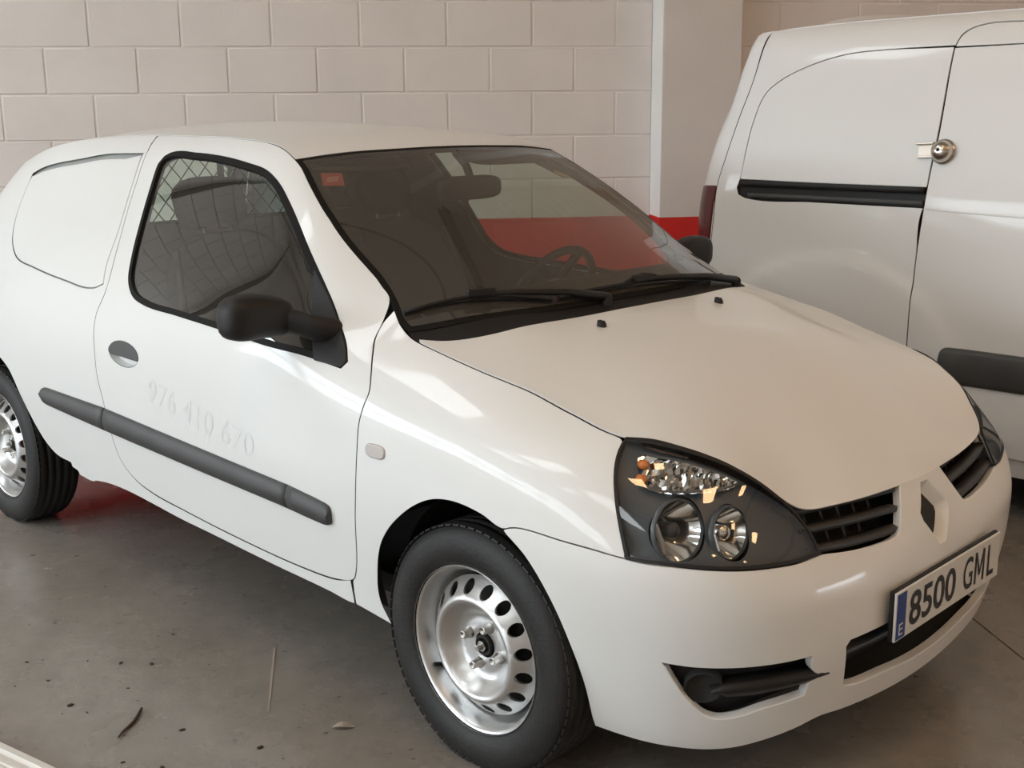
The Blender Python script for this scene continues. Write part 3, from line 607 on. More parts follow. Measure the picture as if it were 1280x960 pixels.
# door mirror
def superell(c, r, e, n=(20, 14), rot=None):
    sg = lambda v, p: np.sign(v)*np.abs(v)**p
    u = np.linspace(-math.pi, math.pi, n[0]*2, endpoint=False); w = np.linspace(-math.pi/2, math.pi/2, n[1])
    U, V = np.meshgrid(u, w, indexing='ij'); q = np.stack([r[0]*sg(np.cos(V), e)*sg(np.cos(U), e), r[1]*sg(np.cos(V), e)*sg(np.sin(U), e), r[2]*sg(np.sin(V), e)], -1)
    if rot is not None: q = q @ np.array(rot).T
    return q+np.array(c)
MIR = dict(c=(-.640, -.876, .978), r=(.060, .098, .054))
for sy in (-1, 1):
    c = MIR['c']; g = superell((0, 0, 0), MIR['r'], .62)
    g[..., 0] *= np.where(g[..., 0] < 0, .55, 1.0)                    # flat behind, domed in front
    g[..., 2] *= 1-.10*np.clip(g[..., 1]/.100, -1, 1)*1.0             # taller at the outer end
    g[..., 2] -= .012*np.clip(g[..., 1]/.100, 0, 1)
    g += np.array(c); b = MB()
    arm = [(-.620, -.822, .966), (-.585, -.796, .958), (-.550, -.772, .946), (-.530, -.715, .930)]
    A = []
    for p_, ry, rz in zip(arm, (.038, .036, .036, .030), (.034, .031, .032, .034)):
        t = np.linspace(0, 2*math.pi, 16, endpoint=False); A.append([(p_[0]+ry*math.cos(k), p_[1], p_[2]+rz*math.sin(k)) for k in t])
    A = np.array(A)
    if sy > 0: g = g*[1, -1, 1]; A = A*[1, -1, 1]
    b.grid(g, True, False); b.grid(A, False, True)
    dm = b.build('door_mirror', M['black'], car)
    gl = superell((c[0]-.034, c[1]*-sy, c[2]-.004), (.004, .080, .037), .7, (14, 10)); MB().grid(gl, True, False).build('mirror_glass', M['chrome'], dm)
# wing
arch = TR['arch']
wing = [(s+.0, z) for s, z in dg[:18:-1] if z > .33]+[(-.4045, .325), (-.407, .272), (-.277, .258)]+arch[:11]+[(s, z+.001) for s, z in TR['bumpline'][1:]]+TR['lamp'][-6:]+[(.351, .798)]+[zt(s) for s in np.linspace(.33, -.402, 30)]
both(panel('wing', hatch, wing, M['paint'], car, gap=.0022))
sgp = lambda v, p_: math.copysign(abs(v)**p_, v)
ind = [(-.272+.030*sgp(math.cos(t), .6), .6965+.0125*sgp(math.sin(t), .6)) for t in np.linspace(0, 2*math.pi, 24, endpoint=False)]
both(panel('side_repeater', hatch, ind, M['indic'], car, gap=0, off=.006, rim=.008, lip=.004, label='small clear side indicator lens'))
# quarter panel with the blanked window
ra = TR['rarch']; ram = [(-4.944-s, z) for s, z in ra[::-1]]
q0 = S0+.62
quarter = [dg[1]]+dg[2:14]+[(-1.378, .3555), (-1.165, .3355), (-.865, .3185), (-.615, .3135), (-.47, .3215), (-.411, .338), (-.411, .272), (-.424, .270), (-.511, .276), (-.746, .283), (-1.151, .299), (-1.735, .306), (-1.75, .300), (-1.845, .302), (-1.855, .315), (-1.893, .322)]+ra[::-1]
quarter = quarter[:-1]+[(-2.331, .633), (-2.40, .652), (-2.472, .658), (-2.544, .652)]+ram[:3]+[(-2.745, .56), (q0, .56)]+[zt(s) for s in np.linspace(q0, -1.768, 26)]
quarter = [quarter[0]]+quarter[1:]
both(panel('quarter_panel', hatch, quarter, M['paint'], car, [TR['plug']], .0022))
pl = smooth_poly(TR['plug']); pl = pl if area2(pl) > 0 else pl[::-1]
def groove_w(p):   # the joint is wider along the top
    w = np.clip((p[:, 1]-1.22)/.05, 0, 1)*np.clip((-1.72-p[:, 0])/.1, 0, 1); return .0055+.013*w
pin = pl.copy(); w_ = groove_w(pl); tmp = inset(pl, 1.0)-pl; pin = pl+tmp*w_[:, None]
plug_ = both(panel('blanking_panel', hatch, pin, M['paint'], car, gap=0, off=.001, rim=.012, lip=.003, raw=True, label='white panel filling the rear side window'))
both(panel('window_groove', hatch, inset(pl, -.012), M['groove'], car, gap=0, off=-.009, rim=0, raw=True))
# door moulding in three pieces
def mould(name, s0, s1, round0, round1):
    n = max(6, int((s1-s0)/.03)); st = []
    for s in np.linspace(s0, s1, n):
        hi = float(np.interp(s, [-2.0, -1.577, -.616, -.473, -.44], [.585, .583, .543, .531, .527])); lo = float(np.interp(s, [-2.0, -1.545, -.634, -.47, -.44], [.527, .508, .480, .471, .470])); st.append([s, lo, hi])
    for end, rd in ((0, round0), (1, round1)):
        if rd:
            L = rd; e = s0 if end == 0 else s1; extra = []
            for t in np.linspace(0, 1, 7)[:-1]:
                s = e+(L*(1-math.cos(math.acos(t)) ) if False else (L*(1-math.sqrt(1-(1-t)**2)) if False else L*t*t))*(1 if end == 0 else -1)
                hi = float(np.interp(s, [-2.0, -1.577, -.616, -.44], [.585, .583, .543, .527])); lo = float(np.interp(s, [-2.0, -1.545, -.634, -.44], [.527, .508, .480, .470])); mid = (hi*.62+lo*.38); k = math.sqrt(1-(1-t)**2)*.92+.08
                extra.append([s, mid+(lo-mid)*k, mid+(hi-mid)*k])
            st = extra+[q for q in st if q[0] > s0+L] if end == 0 else [q for q in st if q[0] < s1-L]+extra[::-1]
    pr = [(0, -.004), (.02, .006), (.08, .012), (.40, .0165), (.56, .0175), (.92, .009), (.985, .004), (1, -.004)]
    G = np.array(bar(hatch, st, pr)); b = MB().grid(G); k = len(pr)
    for i in (0, len(st)-1): b.f.append(tuple(range(i*k, i*k+k)) if i == 0 else tuple(range(i*k, i*k+k))[::-1]); b.sm.append(False)
    both(b.build(name, M['grey'], car))
mould('door_moulding', -1.999, -1.5655, .06, 0); mould('door_moulding', -1.562, -.618, 0, 0); mould('door_moulding', -.6165, -.446, 0, .035)
# faded lettering left by old stickers
def decal(body, s0_, z0_, ds, dz, width, size, m, label):
    v, f = text(body, size); v[:, 0] *= width/(v[:, 0].max()-v[:, 0].min()); s = s0_+v[:, 0]*ds[0]+v[:, 1]*dz[0]; z = z0_+v[:, 0]*ds[1]+v[:, 1]*dz[1]
    for vv, ff in islands(hatch.P(s, z, .0008), f): MB().add(vv, ff).build('faded_letter', m, door if 'door' in label else plug_, False, label=label)
decal('976 410 670', -1.03, .645, (1, -.135), (.16, .99), .53, .095, M['ghost'], 'faint ghost of removed numbers on the door')
decal('DJ', -1.84, 1.185, (1, 0), (.25, 1), .13, .17, M['ghostp'], 'faint ghost of removed letters on the blanking panel')
# front bumper
lp = TR['lamp']
fb_near = [(.129, .6025), (.155, .6105), (.18, .6135), (.274, .6075), (.341, .6025), (.417, .5945), (.453, .591), (.523, .589), (.611, .584), (.713, .577), (.805, .573), (.867, .577), (.93, .570), (.991, .564), (1.06, .560), (1.114, .559), (1.143, .564), (1.155, .577), (1.206, .652), (1.245, .6505)]
bt = [(.324, .187), (.43, .173), (.519, .168), (.602, .166), (.672, .170), (.75, .183), (.836, .199), (.895, .212), (.96, .208), (1.057, .201), (1.18, .193)]
bump_poly = fb_near+[(S1, .650)]+mir(fb_near)[::-1]+mir(arch[10:15])[:]+mir(bt)+[(S1, .190)]+bt[::-1]+arch[14:10:-1]
fog = TR['fog']; fog = fog[:5]+[(.832, .352), (.852, .33), (.852, .318), (.832, .312)]+fog[8:]
gl_ = [(.925, .376), (.935, .388), (S1-.12, .392)]; glb = [(.945, .277), (.96, .270), (1.106, .256), (1.2, .247)]
lowg = gl_+mir(gl_)[::-1]+mir(glb)+[(S1, .243)]+glb[::-1]
dia = smooth_poly([(S1-.012, .638), (S1+.014, .638), (S1+.060, .585), (S1+.058, .568), (S1+.012, .506), (S1-.012, .506), (S1-.058, .568), (S1-.060, .585)], True, .006, 22)
hatch_fog2 = mir(fog)[::-1]
panel('front_bumper', hatch, bump_poly, M['paint'], car, [fog, hatch_fog2, lowg, dia], .0016, .02, rim=.02, lip=.0025)
# badge recess: white funnel with a dark opening off-centre
dl = dia; dl = dl if area2(dl) > 0 else dl[::-1]; c0 = np.array([S1, .572]); Pn = []
for t, dep in ((0, .001), (.06, .006), (.18, .019), (.26, .024)):
    q = c0+(dl-c0)*(1-t)+[-.035*t, 0]; Pn.append(hatch.P(q[:, 0], q[:, 1], -dep))
MB().grid(np.array(Pn), False, True).build('badge_recess', M['paint'], car, label='empty diamond recess in the nose where a badge sat')
q = c0+(dl-c0)*.745+[-.009, 0]; MB().add(hatch.P(q[:, 0], q[:, 1], -.0232), [tuple(range(len(q)))]).build('badge_hole', M['dark'], car)
# grille: backing, slats
def strip(name, st, pr, m, parent, cap=True, **kw):
    G = np.array(bar(hatch, st, pr)); k = len(pr); b = MB().grid(G, False, True)
    if cap:
        for i in (0, len(st)-1): b.f.append(tuple(range(i*k, i*k+k))); b.sm.append(False)
    return b.build(name, m, parent, **kw)
back = MB()
for s0_, s1_, z0_, z1_, o_ in ((.80, 2*S1-.80, .50, .672, -.075), (.90, 2*S1-.90, .22, .42, -.085)):
    S_, Z_ = np.meshgrid(np.linspace(s0_, s1_, 60), np.linspace(z0_, z1_, 6), indexing='ij'); back.grid(hatch.P(S_.ravel(), Z_.ravel(), o_).reshape(60, 6, 3))
S_, U_ = np.meshgrid(np.linspace(.93, 2*S1-.93, 40), np.linspace(-.012, -.12, 5), indexing='ij'); back.grid(hatch.P(S_.ravel(), .238+0*S_.ravel(), U_.ravel()).reshape(40, 5, 3))
back.build('grille_backing', M['dark'], car)
gr_lo = lambda s: np.interp(s, [.85, .991, 1.114, 1.16, 1.21], [.575, .561, .555, .565, .65]); gr_hi = lambda s: np.interp(s, [.82, .85, .90, .988, 1.207], [.672, .670, .670, .668, .655])
for side in (0, 1):
    g = None
    for j, (fr, th) in enumerate(((.93, .18), (.56, .17), (.19, .17))):
        st = []
        for s in np.linspace(.838+.022*(1-fr)*0, 1.195-.045*(1-fr), 18):
            lo = float(np.interp(s, [.85, .991, 1.114, 1.2], [.575, .561, .555, .555])); hi = float(gr_hi(s)); z = lo+(hi-lo)*fr; hh = (hi-lo)*th/2
            st.append((s if not side else 2*S1-s, z-hh, z+hh))
        strip('grille_slat', st, [(0, -.012), (.5, -.006), (1, -.022), (1, -.062), (0, -.058)], M['slat'], car)
    for s in np.linspace(.90, 1.13, 5):
        ss = s if not side else 2*S1-s; MB().grid(hatch.P(np.array([ss-.004, ss+.004]*6), np.repeat(np.linspace(.56, .665, 6), 2), -.045).reshape(6, 2, 3)).build('grille_rib', M['black'], car)
st = [(s, .325, .345) for s in np.linspace(.93, 2*S1-.93, 40)]
strip('grille_slat', st, [(0, -.028), (.5, -.02), (1, -.028), (1, -.07), (0, -.07)], M['slat'], car)
# fog-lamp pockets with the pointed fin
fogs = smooth_poly(fog); fogs = fogs if area2(fogs) > 0 else fogs[::-1]
def pocket(u): return -.030-.012*np.clip((u[:, 0]-.55)/.25, 0, 1)
both(panel('fog_pocket', hatch, inset(fogs, -.012), M['black'], car, gap=0, rim=0, raw=True, offf=pocket, h=.03))
st = [(.60, .318, .322), (.64, .304, .334), (.70, .304, .338), (.78, .309, .339), (.83, .311, .336), (.86, .3135, .334), (.885, .3215, .328)]
both(strip('fog_fin', st, [(0, -.006), (.6, .003), (1, -.001), (1, -.035), (0, -.035)], M['black'], car))
fx = hatch.P(.585, .318, -.022)[0]; fnv = hatch.N(.585, .318)[0]
fo = MB().lathe([(-.02, .040), (.006, .040), (.008, .036), (.002, .033), (.0, 0.)], 28); rot = Vector((0, 1, 0)).rotation_difference(Vector(fnv)).to_matrix()
fo.v = [tuple(rot @ Vector(p)+Vector(fx)) for p in fo.v]; both(fo.build('fog_blank', M['dark'], car))
# plate
PXC = .7365
pm = empty_p = MB().box((PXC-.009, 0, .415), (.010, .523, .1135), None, .004).build('plate_holder', M['black'], car)
pp = MB().box((PXC, 0, .414), (.006, .520, .110), None, .002).build('number_plate', M['plate'], car, label='white number plate reading 8500 GML')
MB().box((PXC+.0032, -.236, .414), (.0012, .040, .102)).build('plate_band', M['blue'], pp, label='blue country band with E')
for p_, r_ in (((PXC+.0033, 0, .466), (.001, .512, .0022)), ((PXC+.0033, 0, .3625), (.001, .512, .0022))): pass
def plate_text(body, yc, zc, w, h, m, nm, ex=.0006):
    v, f = text(body, .1, bold=(.0016 if body[0] == '8' else .0008) if m is M['ink'] else 0); v[:, 0] -= (v[:, 0].min()+v[:, 0].max())/2; v[:, 1] -= (v[:, 1].min()+v[:, 1].max())/2
    v[:, 0] *= w/np.ptp(v[:, 0]); v[:, 1] *= h/np.ptp(v[:, 1]); 
    for vv, ff in islands(v, f): MB().add([(PXC+.0040, yc+q[0], zc+q[1]) for q in vv], ff).build(nm, m, pp, False)
plate_text('8500', -.088, .414, .222, .078, M['ink'], 'plate_digit'); plate_text('G', .088, .414, .048, .078, M['ink'], 'plate_letter'); plate_text('L', .2105, .414, .036, .078, M['ink'], 'plate_letter')
mq = [(-.026, -.039), (-.0165, -.039), (-.0165, .020), (-.0035, -.022), (.0035, -.022), (.0165, .020), (.0165, -.039), (.026, -.039), (.026, .039), (.0165, .039), (0, -.008), (-.0165, .039), (-.026, .039)]
MB().add([(PXC+.0040, .149+y, .414+z) for y, z in mq], [(0, 1, 2, 11, 12), (2, 3, 4, 10, 11), (4, 5, 9, 10), (5, 6, 7, 8, 9)]).build('plate_letter', M['ink'], pp, False); plate_text('E', -.236, .384, .018, .026, M['whiteink'], 'country_letter')
# headlamps
lampq = lp[:-1]
def lamp_parts(flip):
    fl_ = lambda o: mirrored(o, car) if False else o
    L_ = panel('headlamp', hatch, lampq, M['lens'], car, gap=.0012, off=.001, rim=.004, lip=.002, label='clear headlamp lens over dark housing')
    lq = smooth_poly(lampq); lq = lq if area2(lq) > 0 else lq[::-1]
    bh = [np.array([(s_+1.12*R_*math.cos(t), z_-.002+.98*R_*math.sin(t)) for t in np.linspace(0, 2*math.pi, 36, endpoint=False)]) for (s_, z_), R_ in zip(TR['bowls'], (.060, .050))]
    hs = panel('lamp_housing', hatch, inset(lq, .001), M['lampgrey'], L_, bh, gap=0, rim=0, raw=True, h=.018, offf=lambda u: -.006-.024*np.clip((u[:, 0]-.36)/.06, 0, 1)*np.clip((.86-u[:, 0])/.10, 0, 1)*np.clip((u[:, 1]-.58)/.025, 0, 1))
    ring('lamp_rim', hatch, lq, .0045, M['black'], L_, .0016, rim=.004)
    # faceted turn-signal bowl
    bq = smooth_poly(TR['blinker']); bq = bq if area2(bq) > 0 else bq[::-1]; rg = random.Random(5)
    V, F = fill([bq[::3]], .0115); lo = np.array([rg.uniform(-.007, .006) for _ in V]); n0 = len(bq[::3]); lo[:n0] = 0.008
    X = hatch.P(V[:, 0], V[:, 1], -.026+lo); vv = []; ff = []
    for t in F: k = len(vv); vv += [X[i] for i in t]; ff.append((k, k+1, k+2))
    MB().add(vv, ff).build('turn_signal', M['chrome'], L_, False, label='faceted silver turn signal reflector')
    ring('turn_signal_rim', hatch, bq, -.006, M['lampgrey'], L_, -.012, rim=0, inner=inset(bq, .004))
    for s_, z_ in ((.412, .766), (.418, .741)): MB().lathe([(-.012, 0), (-.008, .010), (.006, .010), (.012, 0)], 12, 'x', hatch.P(s_, z_, -.014)[0]).build('amber_bulb', M['amber'], L_)
    for (s_, z_), R_ in zip(TR['bowls'], (.060, .050)):
        c = hatch.P(s_, z_, -.036)[0]; n_ = Vector(hatch.N(s_, z_)[0])*.35+Vector((1, 0, 0))*.75; n_.normalize(); rot = Vector((0, 1, 0)).rotation_difference(n_).to_matrix()
        def orient(b): b.v = [tuple(rot @ Vector(p)+Vector(c)) for p in b.v]; return b
        pr = [(-.055*(1-(r/R_)**2), r) for r in np.linspace(.0, R_, 9)]; orient(MB().lathe(pr, 40)).build('reflector', M['chrome'], L_)
        orient(MB().lathe([(.0, R_), (.007, R_+.001), (.007, R_+.004), (-.004, R_+.005)], 40)).build('reflector_rim', M['lampgrey'], L_)
        orient(MB().lathe([(-.05, .017), (-.014, .017), (-.007, .013), (-.005, 0)], 20)).build('bulb_shield', M['lampgrey'] if R_ > .055 else M['chrome'], L_)
        orient(MB().box((R_*.62, -.012, 0), (.012, .010, R_*1.1), Matrix.Rotation(.3, 3, 'Z'), .004)).build('lamp_facet', M['steel'], L_)
    return L_
H1 = lamp_parts(False)
H2 = mirrored(H1, car)
for ch in list(H1.children): mirrored(ch, H2)
# bonnet, roof, windscreen, cowl
def E(s): q = hatch.P(s, HZ(s)); return q[:, :2]
def sym(right): right = np.asarray(right); return np.vstack([right, (right*[1, -1])[::-1]])
rear = [(-.145, 0.0), (-.150, -.2), (-.163, -.40), (-.185, -.52), (-.235, -.615), (-.288, -.660)]
fr = E(np.linspace(-.275, S1, 60))
hood_right = np.vstack([np.array(rear), fr[:-1]]); hp = np.vstack([hood_right, [fr[-1]*[1, 0]], (hood_right*[1, -1])[:0:-1]])
hood = panel('bonnet', hood_top, inset(smooth_poly(hp, True, .015, 25), .0012), M['paint'], car, gap=0, h=.026, rim=.003, lip=.0008, raw=True)
for sy in (-1, 1):
    nz = hood_top.P(-.076, .249*sy)[0]; MB().lathe([(-.002, .013), (.006, .012), (.013, .008), (.014, 0)], 14, 'z', nz).box((nz[0]-.006, nz[1], nz[2]+.010), (.010, .012, .010), None, .003).build('washer_jet', M['black'], hood)
hdr = np.array([(-.893, -.2), (-.915, -.35)])[::-1]
er = E(np.linspace(hatch.sx(-2.85), hatch.sx(-.945), 60)); et = E(np.linspace(S0, hatch.sx(-2.85), 12))[:-1]
rp_r = np.vstack([et, er, [(-.921, -.35), (-.899, -.2)]]); rp = np.vstack([rp_r, [(-.886, 0)], (rp_r*[1, -1])[::-1]])
rp = rp[np.r_[True, np.linalg.norm(np.diff(rp, axis=0), axis=1) > 1e-4]]
panel('roof', roof_top, inset(smooth_poly(rp, True, .02, 25), .0015), M['paint'], car, gap=0, h=.035, rim=.003, raw=True)
el = E(np.linspace(hatch.sx(-.945), hatch.sx(-.37), 24)); bot = np.array([(-.33, -.655), (-.275, -.55), (-.215, -.3), (-.20, 0)])
sc_r = np.vstack([[(-.882, 0), (-.895, -.2), (-.917, -.35)], el, bot[:-1]]); scp = np.vstack([sc_r, [bot[-1]], (sc_r*[1, -1])[:0:-1]])
scs = smooth_poly(scp, True, .015, 25); scs = scs if area2(scs) > 0 else scs[::-1]
ring('windscreen_seal', screen_top, scs, .016, M['rubber'], car, -.001, rim=.01, inner=inset(scs, .016))
ws = panel('windscreen', screen_top, inset(scs, .014), M['screen'], car, gap=0, h=.04, off=.0005, rim=0, raw=True, label='tinted windscreen')
fw = np.interp(scs[:, 0], [-.9, -.5, -.33, -.28], [.030, .045, .06, .10]); fw = np.where(scs[:, 0] < -.875, .026, fw); ii = inset(scs, 1.0)-scs
ring('windscreen_border', screen_top, inset(scs, .014), 0, M['rubber'], ws, -.007, rim=0, inner=inset(scs+ii*0, .0)+ii*np.convolve(np.r_[fw[-6:], fw, fw[:6]], np.ones(13)/13, 'valid')[:, None])
cowl_top = TPS(np.vstack([[(x, y, float(hood_top.z(x, y)[0])-.010) for x, y in rear], [(x, -y, float(hood_top.z(x, y)[0])-.010) for x, y in rear[1:]], [(x, y*k, float(screen_top.z(x, y)[0])-.004) for x, y in bot[:-1] for k in (1, -1)], [(-.20, 0, float(screen_top.z(-.2, 0)[0])-.004)]]), 1e-5)
ec = E(np.linspace(hatch.sx(-.352), hatch.sx(-.298), 6))
cw = np.vstack([bot[::-1]+[-.02, 0], ec+[0, .006], np.array(rear[::-1])[1:]+[.008, 0]])
cwp = np.vstack([cw[:1], cw[1:], (cw[1:-1]*[1, -1])[::-1]])
panel('cowl', cowl_top, inset(smooth_poly(cwp, True, .02, 25), .0), M['black'], car, gap=0, h=.04, rim=.02, raw=True)
# wipers: blade on the glass, arm, hub cover
def on_glass(x, y, o): return screen_top.P(x, y, o)[0]
for (p0, p1), hub in ((((-.374, -.630), (-.232, -.265)), (-.192, -.09)), (((-.232, -.24), (-.226, .42)), (-.212, .535))):
    p0 = np.array(p0); p1 = np.array(p1); L = [on_glass(*(p0+(p1-p0)*t), .012+.004*math.sin(t*math.pi)) for t in np.linspace(0, 1, 14)]
    wb_ = MB().tube(L, .0055, 6); wb_.tube([on_glass(*(p0+(p1-p0)*t), .004) for t in np.linspace(0, 1, 14)], .003, 4); w_o = wb_.build('wiper', M['black'], car)
    hb = np.array([hub[0], hub[1], float(cowl_top.z(*hub)[0])+.020]); mid = on_glass(*(p0+(p1-p0)*.52), .022)
    MB().tube([hb, hb*.65+mid*.35+[0, 0, .010], hb*.3+mid*.7+[0, 0, .008], mid], [.012, .010, .008, .007], 8).build('wiper_arm', M['black'], w_o)
    MB().lathe([(-.03, .014), (.000, .014), (.007, .010), (.008, 0)], 16, 'z', hb).build('wiper_cap', M['black'], w_o)
    k = on_glass(*(p0+(p1-p0)*.5), .018); a_ = on_glass(*(p0+(p1-p0)*.38), .014); b_ = on_glass(*(p0+(p1-p0)*.66), .014)
    MB().tube([a_, (a_+k)/2+[0, 0, .014], k+[0, 0, .018], (b_+k)/2+[0, 0, .014], b_], .005, 6).box(k+np.array([0, 0, .008]), (.075, .020, .022), Matrix.Rotation(math.atan2(p1[1]-p0[1], p1[0]-p0[0]), 3, 'Z'), .005).build('wiper_bridge', M['black'], w_o)
# inspection sticker
stq = np.array([(-.818, -.510), (-.796, -.455), (-.845, -.425), (-.868, -.480)]); 
def patch(sf, q, o, n=5):
    q = np.array(q, float); G = [[sf.P(*((q[0]*(1-u)+q[1]*u)*(1-v)+(q[3]*(1-u)+q[2]*u)*v), o)[0] for u in np.linspace(0, 1, n)] for v in np.linspace(0, 1, n)]; return MB().grid(np.array(G))
stk = patch(screen_top, stq+[0, -.012], -.004).build('inspection_sticker', M['sticker'], ws, False, label='small red inspection sticker in the corner of the windscreen')
c_ = stq.mean(0); patch(screen_top, c_+(stq-c_)*[.35, .6]+[0, -.012], -.0036).build('sticker_print', M['stickertxt'], stk, False)
# tailgate, rear bumper, lamps
r2 = lambda q: q+[(2*S0-s, z) for s, z in q[::-1]]
tg = r2([(q0-.002, .565), (q0-.002, float(HZ(q0))-.01)]+[zt(s, .004) for s in np.linspace(q0-.03, S0, 10)][:-1]); tg = [(q0-.002, .565)]+[zt(s, .004) for s in np.linspace(q0-.002, S0, 12)]; tgp = tg+[(2*S0-s, z) for s, z in tg[::-1]][1:]
rw = [(S0+.53, .985), (S0+.52, 1.0), (S0+.45, 1.225), (S0+.41, 1.242)]; rwp = rw+[(2*S0-s, z) for s, z in rw[::-1]]
panel('tailgate', hatch, tgp, M['paint'], car, [rwp], .003, .035)
panel('rear_window', hatch, rwp, M['rearglass'], car, gap=0, off=-.003, rim=0, h=.05, label='rear window in the tailgate')
rb = [(-2.748, .552), (-2.80, .43), (-2.835, .30), (-2.84, .24), (-2.95, .23), (S0+.3, .22), (S0, .22)]; rbp = rb+[(2*S0-s, z) for s, z in rb[::-1]][1:]
panel('rear_bumper', hatch, rbp, M['paint'], car, [], .003, .04)
both(panel('tail_lamp', hatch, [(q0-.005, .62), (q0+.17, .66), (q0+.15, .84), (q0-.005, .86)], M['red_lens'], car, gap=.002, off=.006, rim=.02, lip=.006))
# inner shell, floor, wheel wells
shq = [(-2.86, .30), (.30, .27), (.30, .78)]+[(s, float(HZ(s))-.035) for s in np.linspace(.28, S0+.05, 60)]+[(S0+.02, .30)]
aw = arch[:]+[(.33, .12), (-.30, .12)]; awr = ra[::-1]+[(-2.472, .658)]+ram+[(-3.05, .12), (-1.89, .12)]
shin = [inset(smooth_poly(win), .004)]
sh_out = [(.32, .30), (.315, .285)]; base = [(-.30, .30)]
lower = [(-2.745, .56)]+[(s+(0), z) for s, z in ram[::-1][0:0]]+[(-2.68, .60), (-2.60, .65), (-2.472, .672), (-2.34, .65), (-2.25, .61), (-2.18, .53), (-2.11, .45), (-2.05, .38), (-1.98, .35), (-1.88, .335), (-.43, .285), (-.31, .28), (-.315, .40), (-.28, .48), (-.21, .56), (-.14, .61), (-.07, .64), (.0, .645), (.07, .636), (.14, .615), (.33, .61)]
shp = lower+[(.33, .77)]+[(s, float(HZ(s))-.03) for s in np.linspace(.31, -2.70, 62)]
both(panel('inner_shell', hatch, shp, M['shell'], car, shin, 0, .06, off=-.026, rim=0))
fl_b = MB().box((-1.25, 0, .28), (3.2, 1.30, .05)).box((-2.62, 0, .40), (.7, 1.28, .04)).box((.25, 0, .36), (.62, .95, .20)); fl_b.build('underbody', M['dark'], car)
def wellm(cx, cz, r, yo, yi):
    t = np.linspace(.02*math.pi, 1.0*math.pi, 26); G = [[(cx+r*math.cos(a), y, cz+r*math.sin(a)) for a in t] for y in (yo, yi)]; b = MB().grid(np.array(G)); o = len(b.v)
    b.add([(cx+r*math.cos(a), yi, cz+r*math.sin(a)) for a in t], [tuple(range(len(t)))]); return b
for cx, cz, r in ((.005, .293, .338), (-2.472, .293, .362)):
    both(wellm(cx, cz, r, -.70 if cx > -1 else -.76, -.46).build('wheel_well', M['dark'], car))
